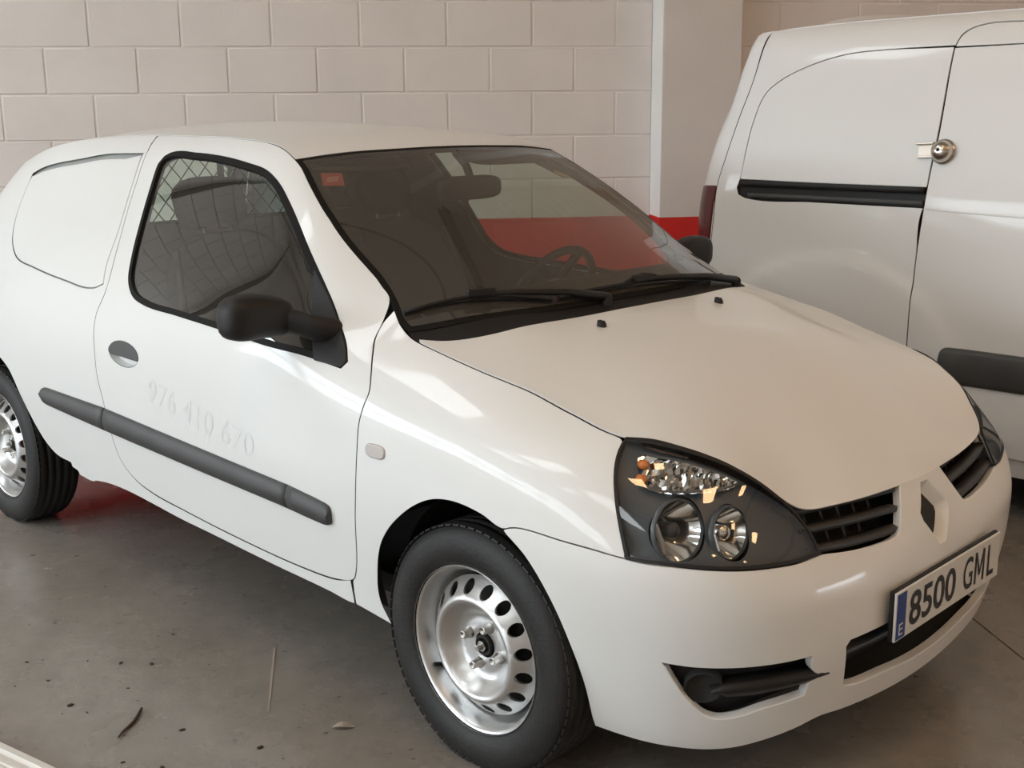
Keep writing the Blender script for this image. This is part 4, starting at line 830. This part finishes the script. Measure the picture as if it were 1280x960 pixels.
# wheels
def wheel(x, sy, tk, turn=0.):
    RH = .283; yf = .783                                               # outer rim face from the centre line
    rim = MB(); rim.lathe([(0, .1945), (-.001, .1960), (-.005, .1965), (-.007, .1925), (-.009, .1875), (-.016, .1855), (-.020, .1825), (-.034, .1795), (-.046, .174), (-.058, .168), (-.066, .160), (-.10, .156), (-.15, .175), (-.152, .193)], 72)
    w = rim.build('wheel', M['steel'], car)
    # pressed disc with round vents
    n = 16; holes = []
    for k in range(n):
        a = 2*math.pi*(k+.5)/n; c = np.array([math.cos(a), math.sin(a)])*.1415; holes.append(np.array([c+np.array([math.cos(t), math.sin(t)])*.0148 for t in np.linspace(0, 2*math.pi, 14, endpoint=False)]))
    circ = lambda r, m_: np.array([(r*math.cos(t), r*math.sin(t)) for t in np.linspace(0, 2*math.pi, m_, endpoint=False)])
    V, F = fill([circ(.163, 72), circ(.030, 28)]+holes, .0085); r = np.hypot(V[:, 0], V[:, 1])
    yo = np.interp(r, [.030, .036, .058, .064, .080, .098, .108, .114, .120, .128, .148, .156, .163], [-.062, -.060, -.060, -.064, -.058, -.038, -.022, -.0185, -.020, -.028, -.047, -.055, -.066])
    k5 = np.linspace(-2, 2, 5)
    yo = np.mean([np.interp(r+d*.0022, [.030, .036, .058, .064, .080, .098, .108, .114, .120, .128, .148, .156, .163], [-.062, -.060, -.060, -.064, -.058, -.038, -.022, -.0185, -.020, -.028, -.047, -.055, -.066]) for d in k5], axis=0)
    yo = yo+.019
    d_ = MB().add([(a, h_, b) for (a, b), h_ in zip(V, yo)], [tuple(t) for t in F], True)
    for hl in holes:
        rr = np.hypot(hl[:, 0], hl[:, 1]); y_ = np.interp(rr, [.120, .128, .148, .156], [-.020, -.028, -.047, -.055])+.019; o = len(hl)
        d_.grid(np.array([[(p[0], y+.0, p[1]) for p, y in zip(hl, y_)], [(p[0]*.995, y-.006, p[1]*.995) for p, y in zip(hl, y_)]]), False, True)
    dd = d_.build('wheel_disc', M['steel'], w, False)
    dd.data.flip_normals() if dd.data.polygons[0].normal.y < 0 else None
    MB().lathe([(-.068, .02), (-.068, .15), (-.13, .152)], 40).build('brake_drum', M['brake'], w)
    MB().lathe([(-.056, 0), (-.056, .032), (-.043, .031)], 28).lathe([(-.060, .0), (-.060, .027), (-.036, .0245), (-.033, .021), (-.036, .0175), (-.050, .016)], 28).build('hub', M['brake'], w)
    MB().lathe([(-.050, .013), (-.030, .013), (-.028, .011), (-.028, .0065), (-.016, .0065), (-.014, .005), (-.014, 0)], 6, smooth=False).build('hub_nut', M['nut'], w)
    for k in range(4):
        a = turn+math.pi/2*k; c = (.050*math.cos(a), 0, .050*math.sin(a))
        MB().lathe([(-.045, .0135), (-.038, .0135), (-.035, .0105), (-.020, .0100), (-.017, .0092), (-.017, .0058), (-.023, .0052), (-.023, 0)], 12, c=c).build('wheel_bolt', M['nut'], w)
    # tyre with grooves
    pr = [(-.012, .1885), (-.003, .197), (.004, .206), (.0095, .224), (.0105, .243), (.007, .258), (.003, .268), (-.004, .277), (-.012, .2835), (-.022, .287)]
    for g0 in (.034, .062, .090, .118): pr += [(-g0, .2895), (-g0-.001, .283), (-g0-.006, .283), (-g0-.007, .2895)]
    pr += [(-.138, .287), (-.148, .2835), (-.158, .274), (-.166, .245), (-.160, .205), (-.148, .19)]
    MB().lathe(pr, 96).build('tyre', M['tyre'], w)
    t_ = MB()                                                          # shoulder blocks
    for k in range(72):
        a = 2*math.pi*k/72; rot_ = Matrix.Rotation(-a, 3, 'Y')
        b = MB().box((.2818, -.013, 0), (.004, .020, .019), Matrix.Rotation(-.55, 3, 'Z')); b.v = [(.2835+(p[0]-.2845), p[1], p[2]) for p in b.v]; t_.add([rot_ @ Vector(p) for p in b.v], b.f)
    t_.build('tread_blocks', M['tyre'], w, kind='stuff')
    vs_ = Vector((math.cos(math.radians(-38))*.160, -.050, math.sin(math.radians(-38))*.160)); MB().tube([vs_, vs_+Vector((.012, .016, .008)), vs_+Vector((.018, .034, .012))], [.006, .0055, .005], 8).build('valve', M['rubber'], w)
    w.location = (x, sy*yf, RH)
    if sy < 0: w.rotation_euler = (0, 0, math.pi)
    return w
for x, sy, tk, tn in ((0.004, -1, 1.4, .35), (-2.472, -1, 1.386, .9), (0.004, 1, 1.4, .2), (-2.472, 1, 1.386, .5)): wheel(x, sy, tk, tn)
# ---- cabin
cb = MB()
G = []; dw = lambda x: .60 if x > -.4 else .70
for y in np.linspace(-.70, .70, 15):
    G.append([(-.27, y*.84, .915-.02*abs(y)), (-.36, y*.90, .935-.03*abs(y)), (-.52, y, .950-.04*abs(y)+(.02 if y > .1 else 0)), (-.66, y, .925-.04*abs(y)+(.035 if .18 < y < .58 else 0)), (-.70, y, .86), (-.62, y, .66), (-.56, y, .40)])
cb.grid(np.array(G)).build('dashboard', M['trimgrey'], car)
wh = Vector((-.82, .37, .86)); rot = Matrix.Rotation(math.radians(-62), 3, 'Y'); sw = MB(); t = np.linspace(0, 2*math.pi, 41)
ringp = [tuple(rot @ Vector((.185*math.cos(a), .185*math.sin(a), 0))+wh) for a in t]; sw.tube(ringp, .014, 8, False)
for a in (.3, math.pi-.3, -math.pi/2): sw.tube([tuple(rot @ Vector((.06*math.cos(a), .06*math.sin(a), .01))+wh), tuple(rot @ Vector((.18*math.cos(a), .18*math.sin(a), 0))+wh)], .016, 6)
hub_ = superell((0, 0, 0), (.075, .075, .03), .8, (10, 8)) @ np.array(rot).T+np.array(wh); sw.grid(hub_, True, False).tube([wh, wh+Vector((.25, 0, -.09))], .035, 8).build('steering_wheel', M['black'], car)
for y in (-.36, .36):
    st_ = MB().grid(superell((-1.17, y, .50), (.26, .245, .09), .45), True, False).box((-1.17, y, .36), (.4, .36, .14), None, .03)
    so = st_.build('seat', M['fabric'], car)
    lean = Matrix.Rotation(math.radians(-22), 3, 'Y')
    bk = superell((0, 0, .29), (.075, .235, .33), .5, (16, 14)); bk[..., 1] *= 1-.14*np.clip((bk[..., 2]-.25)/.37, 0, 1); bk = bk @ np.array(lean).T+np.array((-1.38, y, .50)); MB().grid(bk, True, False).build('backrest', M['fabric'], so)
    for k in (-1, 1):
        ed = [tuple(lean @ Vector((.055, k*(.224 if z < .4 else .224-.03*(z-.4)/.2), z))+Vector((-1.38, y, .50))) for z in np.linspace(.02, .56, 10)]; MB().tube(ed, .012, 6).build('backrest_edge', M['facing'], so)
    hr = superell((0, 0, .725), (.05, .125, .085), .6, (14, 10)) @ np.array(lean).T+np.array((-1.38, y, .50)); MB().grid(hr, True, False).build('headrest', M['fabric'], so)
    MB().tube([tuple(lean @ Vector((0, -.05, .58))+Vector((-1.38, y, .50))), tuple(lean @ Vector((0, -.05, .68))+Vector((-1.38, y, .50)))], .006, 6).tube([tuple(lean @ Vector((0, .05, .58))+Vector((-1.38, y, .50))), tuple(lean @ Vector((0, .05, .68))+Vector((-1.38, y, .50)))], .006, 6).build('headrest_post', M['nut'], so)
# bulkhead: solid below, wire mesh above
bk_x = -1.80; MB().poly([(bk_x, y, z) for y, z in ((-.70, .32), (.70, .32), (.70, .90), (.615, 1.10), (-.615, 1.10), (-.70, .90))], (.012, 0, 0)).tube([(bk_x, -.61, 1.10), (bk_x, .61, 1.10)], .012, 8).build('bulkhead', M['bulk'], car)
fr_ = MB().tube([(bk_x, -.60, 1.10), (bk_x, -.49, 1.335), (bk_x, .49, 1.335), (bk_x, .60, 1.10), (bk_x, -.60, 1.10)], .012, 8).tube([(bk_x, -.22, 1.10), (bk_x, -.22, 1.34)], .012, 8); mo = fr_.build('mesh_frame', M['wire'], car)
wr = MB(); zlo, zhi = 1.10, 1.33; hw = lambda z: .60-.11*(z-zlo)/(zhi-zlo)
for k in range(-30, 31):
    for sgn in (1, -1):
        pts = []
        for z in np.linspace(zlo, zhi, 24):
            y = k*.062+sgn*(z-zlo)*.85
            if abs(y) <= hw(z): pts.append((bk_x+.002*sgn, y, z))
        if len(pts) > 1: wr.tube([pts[0], pts[-1]], .0022, 4, False)
wr.build('mesh_wires', M['wire'], mo, kind='stuff')
# roof lining, mirror, visors
RLx, RLy = np.meshgrid(np.linspace(-2.35, -.98, 30), np.linspace(-.43, .43, 14), indexing='ij'); MB().grid(roof_top.P(RLx.ravel(), RLy.ravel(), -.035).reshape(30, 14, 3)).build('roof_lining', M['trimgrey'], car)
im = superell((-.80, 0.0, 1.235), (.022, .125, .036), .55, (14, 10)); MB().grid(im, True, False).tube([(-.795, 0, 1.26), (-.815, 0, 1.30), (-.86, .0, 1.335)], .012, 8).box((-.80, -.02, 1.197), (.012, .02, .012), None, .003).build('cabin_mirror', M['black'], car)
for y in (-.30, .30):
    c = np.array((-.965, y, 1.318)); v_ = superell((0, 0, 0), (.075, .18, .010), .4, (14, 8)) @ np.array(Matrix.Rotation(math.radians(16), 3, 'Y')).T+c; vo = MB().grid(v_, True, False).build('sun_visor', M['trimgrey'], car)
    if y > 0:
        lq_ = np.array([(-.885, .40), (-.845, .34), (-.775, .40), (-.80, .46)]); vl = patch(screen_top, lq_, -.022, 3).build('visor_label', M['label'], vo, False)
        patch(screen_top, np.array([(-.80, .455), (-.82, .40), (-.79, .385), (-.777, .425)]), -.021, 3).build('visor_label_band', M['labely'], vl, False)
# ---------------------------------------------------------------- the tall white van parked on its left
VZ = van.ztop; V1 = van.S1; V0 = van.S0
kz = np.clip((.62-np.hypot(van.s[:, None]+.50, van.zg[None]-.33))/.07, 0, 1); van.D = van.D-.012*(kz*kz*(3-2*kz))*((van.zg[None] > .25)*1.)
vn = empty('van', W(0, 2.5, 0), -TH, label='tall white panel van with sliding door rail, standing behind the hatchback', category='van')
def vboth(o): 
    c = mirrored(o, vn); return o
vt = lambda s, d=.003: (s, float(VZ(s))-d)
seam = VT['seam']; gap_ = VT['gap']; plug = VT['plug']; arc = VT['arch']
warch = [(-.50+.355*math.cos(a), .33+.355*math.sin(a)) for a in np.linspace(math.pi, 0, 20)]
side_poly = [vt(-.931)]+seam[1:]+[(-1.082, .62), (-1.085, .30), (-.86, .30)]+warch+[(-.14, .30), (-.165, .30), (-.1675, .50), (-.1675, .64), (-.163, .937), (-.1545, 1.105), (-.152, 1.108), (-.60, 1.109), (-.907, 1.112), (-.945, 1.125), (-.955, 1.150)]+plug[:-1]+[(-.20, 1.668), (-.13, 1.6685), (-.128, 1.676)]+arc[1:]+[(.5, 1.745), (1.05, 1.742)]+[vt(s) for s in np.linspace(1.05, -.90, 40)]
vboth(panel('side_panel', van, side_poly, M['vpaint'], vn, [], .0025, .035, rim=.005))
pp_ = plug[:-1]+[(-.20, 1.665), (-.134, 1.665), (-.1385, 1.372), (-.149, 1.239), (-.1525, 1.180), (-.60, 1.180), (-.935, 1.183)]
vboth(panel('window_panel', van, pp_, M['vpaint'], vn, [], .0035, .035, off=.0, rim=.006, lip=.003, label='pressed panel where a rear side window would be'))
vboth(panel('door_rail', van, [(-.958, 1.150), (-.957, 1.184), (-.60, 1.183), (-.152, 1.178), (-.156, 1.107), (-.60, 1.107), (-.905, 1.110), (-.945, 1.123)], M['black'], vn, [], .001, .04, off=-.012, rim=.0))
def vstrip(name, st, pr, m, **kw):
    G = np.array([[van.P(s, a+(b-a)*t, o)[0] for t, o in pr] for s, a, b in st]); k = len(pr); b = MB().grid(G, False, True)
    for i in (0, len(st)-1): b.f.append(tuple(range(i*k, i*k+k))); b.sm.append(False)
    return vboth(b.build(name, m, vn, **kw))
vstrip('rail_channel', [(s, 1.157, 1.180) for s in np.linspace(-.945, -.158, 20)], [(0, -.012), (0, .0035), (.9, .004), (1, .001), (1, -.012)], M['black'])
vstrip('rail_channel', [(s, 1.112, 1.132) for s in np.linspace(-.90, -.158, 20)], [(0, -.012), (.1, .002), (1, .0035), (1, -.012)], M['grey'])
door_p = [(-.1650, .250), (-.1665, .50), (-.1665, .64), (-.162, .937), (-.1525, 1.112), (-.145, 1.239), (-.133, 1.372), (-.130, 1.661), (.109, 1.664), (.62, 1.668), (.74, 1.64), (.76, 1.2), (.76, .250)]
vd = panel('sliding_door', van, door_p, M['vpaint'], vn, [], .002, .035, rim=.005); vboth(vd)
df = [(-.130, 1.6645), (-.115, 1.704), (-.089, 1.725), (-.033, 1.740), (.083, 1.741), (.5, 1.742), (.66, 1.735), (.735, 1.70), (.735, 1.655), (.62, 1.6695), (.109, 1.6655)]
vboth(panel('door_top_frame', van, df, M['vpaint'], vn, [], .002, .03, rim=.005))
vstrip('door_crease', [(s, 1.088-.02*(s-.1)*0+.012*((.2-s)/.36), 1.094+.012*((.2-s)/.36)) for s in np.linspace(-.148, .74, 24)], [(0, -.001), (.5, .0022), (1, -.001)], M['vpaint'])
def vm(s0_, s1_, rd):
    st = []
    for t in np.linspace(0, 1, 8)[:-1]:
        k = math.sqrt(1-(1-t)**2)*.9+.1; st.append((s0_+rd*t*t, .558-.067*k, .558+.067*k))
    return st+[(s, .491, .625) for s in np.linspace(s0_+rd, s1_, 20)]
vstrip('door_moulding', vm(-.042, .745, .035), [(0, -.003), (.03, .008), (.15, .014), (.55, .017), (.85, .013), (.97, .008), (1, -.003)], M['grey'])
vboth(panel('sill', van, [(-.165, .246), (.76, .246), (1.95, .246), (1.95, .17), (-.165, .17)], M['vpaint'], vn, [], .002, .05, off=-.012))
# tailgate, lamps, rear bumper
tgv = [(s, z) for s, z in seam[1:]]; tgv = [(-.936, 1.757)]+tgv+[(-1.086, .62), (-1.088, .46)]; tgl = [vt(s, .004) for s in np.linspace(-.98, V0, 26)]
tpoly = tgv+[(2*V0-s, z) for s, z in tgv[::-1]]+[(2*V0-s, z) for s, z in tgl[:-1]]+tgl[::-1]
panel('tailgate', van, tpoly, M['vpaint'], vn, [], .003, .05)
vboth(panel('tail_lamp', van, [(-1.0665, 1.150), (-1.075, 1.03), (-1.083, .872), (-1.086, .72), (-1.235, .72), (-1.235, .86), (-1.225, 1.0), (-1.195, 1.146)], M['red_lens'], vn, gap=.002, off=.006, rim=.02, lip=.006, h=.03, label='dark red tail lamp'))
rbv = [(-.87, .45), (-.86, .30), (-.90, .22), (-1.1, .20), (V0, .20)]; rbv2 = rbv+[(2*V0-s, z) for s, z in rbv[::-1]][1:]
panel('rear_bumper', van, rbv2, M['grey'], vn, [], .002, .06, off=.012)
# front body, roof, glass
wf = [(2.228+.355*math.cos(a), .33+.355*math.sin(a)) for a in np.linspace(math.pi, 0, 20)]
fbv = [(.764, .25), (1.86, .25)]+wf+[(2.6, .28), (V1, .24)]; fbm = fbv+[(2*V1-s, z) for s, z in fbv[::-1]][1:]
tl = [vt(s) for s in np.linspace(V1, 1.06, 60)]; fp = fbm+[(2*V1-s, z) for s, z in tl[::-1]]+tl[1:]+[(1.05, 1.742), (.764, 1.742)]
panel('front_body', van, fp, M['vpaint'], vn, [], .002, .06)
vboth(panel('front_window', van, [(.86, 1.10), (.90, 1.60), (1.12, 1.62), (1.50, 1.28), (1.66, 1.10)], M['black'], vn, gap=0, off=.003, rim=.01, h=.05))
def VE(s): return van.P(s, VZ(s))[:, :2]
er = VE(np.linspace(V0, 1.06, 70)); rp = np.vstack([er, [(1.10, -.5), (1.14, -.25)], [(1.15, 0)], (np.vstack([er, [(1.10, -.5), (1.14, -.25)]])*[1, -1])[::-1]]); rp = rp[np.r_[True, np.linalg.norm(np.diff(rp, axis=0), axis=1) > 1e-4]]
panel('roof', van_top, inset(smooth_poly(rp, True, .03, 25), .003), M['vpaint'], vn, gap=0, h=.06, rim=.02, raw=True)
eb = VE(np.linspace(1.10, 1.98, 30)); wsq = np.vstack([[(1.16, 0), (1.15, -.25), (1.11, -.5)], eb, [(2.06, -.4), (2.10, 0)]]); wsq = np.vstack([wsq, (wsq[1:-1]*[1, -1])[::-1]])
panel('windscreen', van_top, inset(smooth_poly(wsq, True, .03, 25), .004), M['black'], vn, gap=0, h=.07, rim=.01, raw=True)
eh = VE(np.linspace(2.02, V1, 40)); hq = np.vstack([[(2.11, 0), (2.07, -.4)], eh]); hq = np.vstack([hq, (hq[1:-1]*[1, -1])[::-1]]); hq = hq[np.r_[True, np.linalg.norm(np.diff(hq, axis=0), axis=1) > 1e-4]]
panel('bonnet', van_top, inset(smooth_poly(hq, True, .03, 25), .004), M['vpaint'], vn, gap=0, h=.07, rim=.02, raw=True)
vsh = [(V0+.02, .32), (-.87, .32)]+[(-.50+.37*math.cos(a), .33+.37*math.sin(a)) for a in np.linspace(math.pi, 0, 16)]+[(1.80, .28)]+[(2.228+.37*math.cos(a), .33+.37*math.sin(a)) for a in np.linspace(math.pi, 0, 16)]+[(2.7, .30), (V1-.02, .30)]+[(s, float(VZ(s))-.04) for s in np.linspace(V1-.02, V0+.02, 90)]
vboth(panel('inner_shell', van, vsh, M['dark'], vn, [], 0, .09, off=-.03, rim=0))
MB().box((.9, 0, .30), (3.9, 1.5, .06)).build('underbody', M['dark'], vn)
for x in (-.50, 2.228):
    for sy in (-1, 1):
        w = MB().lathe([(-.03, .05), (0, .06), (-.012, .10), (-.05, .15), (-.03, .175), (-.005, .198), (-.02, .2), (-.16, .19)], 40).build('wheel', M['steel'], vn)
        MB().lathe([(-.01, .198), (.006, .215), (.012, .26), (.0, .30), (-.02, .318), (-.17, .318), (-.19, .30), (-.19, .21)], 56).build('tyre', M['tyre'], w); w.location = (x, sy*.865, .319)
        if sy < 0: w.rotation_euler = (0, 0, math.pi)
    for sy in (-1,):
        t = np.linspace(0, math.pi, 20); G = [[(x+.37*math.cos(a), y, .33+.37*math.sin(a)) for a in t] for y in (-.86, -.55)]; vboth(MB().grid(np.array(G)).add([(x+.37*math.cos(a), -.55, .33+.37*math.sin(a)) for a in t], [tuple(range(20))]).build('wheel_well', M['dark'], vn))
# round security lock and its hasp
ls, lz = -.106, 1.304; lc = van.P(ls, lz)[0]; ln = Vector(van.N(ls, lz)[0]); rot = Vector((0, 1, 0)).rotation_difference(ln).to_matrix()
def loc(b, c=lc): b.v = [tuple(rot @ Vector(p)+Vector(c)) for p in b.v]; return b
lk = loc(MB().lathe([(0, .045), (.006, .045), (.010, .043), (.012, .038), (.024, .037), (.036, .032), (.046, .022), (.050, .012), (.0505, .006)], 40)).build('door_lock', M['brass'], vn, label='round brushed metal security lock across the door gap')
loc(MB().lathe([(.0505, .0062), (.0512, .0055), (.045, .0045), (.044, 0)], 16)).build('keyhole', M['dark'], lk)
hc = van.P(-.170, 1.306)[0]
loc(MB().box((.0, .006, .021), (.060, .012, .010), None, .002).box((.0, .012, -.024), (.066, .026, .008), None, .002).box((.028, .006, 0), (.010, .012, .05), None, .002).box((-.005, .002, 0), (.05, .004, .04)), hc).build('hasp', M['bracket'], vn, label='flat metal hasp plate beside the lock')
# ---------------------------------------------------------------- small things on the floor
def on_floor(x, y): return W(x, y, 0)
p0, p1 = W(-.784, -1.177, .004), W(-.689, -1.285, .004)
tw = MB().tube([tuple(p0+(p1-p0)*t+Vector((.004*math.sin(t*5), .003*math.cos(t*7), .001*math.sin(t*9)+.001))) for t in np.linspace(0, 1, 9)], [.0032, .004, .0045, .0042, .0045, .004, .0036, .003, .002], 6)
tw.build('twig', M['twig'], label='thin dark twig lying on the bare concrete in front of the car door', category='twig')
c = W(-.346, -.881, .003); lf = MB(); n = 9
G = [[(c.x+(u-.5)*.055, c.y+(v-.5)*.028*math.sin(math.pi*min(max(u, .06), .94)), c.z+.006*math.sin(u*4)+.004*abs(v-.5)) for v in np.linspace(0, 1, 4)] for u in np.linspace(0, 1, n)]
lf.grid(np.array(G)).build('dry_leaf', M['leaf'], label='crumpled pale dry leaf on the floor beside the front wheel', category='leaf')
d = MB(); rg = random.Random(11)
for k in range(26):
    x, y = rg.uniform(-1.7, -.3), rg.uniform(-1.38, -.85); p = W(x, y, .002); r = rg.choice([.002, .003, .004, .006]); a = rg.uniform(0, 3)
    bm = bmesh.new(); bmesh.ops.create_icosphere(bm, subdivisions=1, radius=r)
    d.add([(p.x+v.co.x*math.cos(a)*1.6-v.co.y*math.sin(a), p.y+v.co.x*math.sin(a)*1.6+v.co.y*math.cos(a), max(0, p.z-.001+v.co.z*.45)) for v in bm.verts], [tuple(v.index for v in f.verts) for f in bm.faces]); bm.free()
for px, py in ((-.415, -1.075), (-.938, -1.289)):
    p = W(px, py, .002); d.box(p, (.014, .009, .004), Matrix.Rotation(.7, 3, 'Z'), .001)
d.build('debris', M['dirt'], kind='stuff', label='specks of dirt scattered over the concrete floor', category='dirt')
# grooved cream strip at the near edge of the floor
dv = Vector((.983, .185, 0)); nv = Vector((.185, -.983, 0)); o_ = Vector((-.873, -1.496, 0)); S_ = MB(); Gr = MB()
pf = [(0, 0), (.004, .016), (.022, .018), (.030, .011), (.044, .011), (.050, .018), (.058, .018), (.062, .015), (.068, .018), (.26, .018), (.262, 0)]
st = [[W(*(o_+dv*t+nv*a)[:2], z) for a, z in pf] for t in (-1.5, .55)]
cp = [W(*q, .0012) for q in ((-.841, -.741), (-.72, -.832), (-.60, -.922), (-.547, -.963))]; cr = MB()
for w_, (q0_, q1_) in zip((.006, .005, .003), zip(cp[:-1], cp[1:])):
    d_ = (q1_-q0_).normalized(); n_ = Vector((-d_.y, d_.x, 0))*w_/2; cr.poly([q0_-n_, q1_-n_, q1_+n_, q0_+n_], (0, 0, -.0012))
cr.build('floor_scar', M['leaf'], fl)
S_.grid(np.array([[tuple(q) for q in r] for r in st]), smooth=False).build('threshold_strip', M['pale'], label='cream grooved strip on the floor, cut off by the lower left corner', category='floor strip')
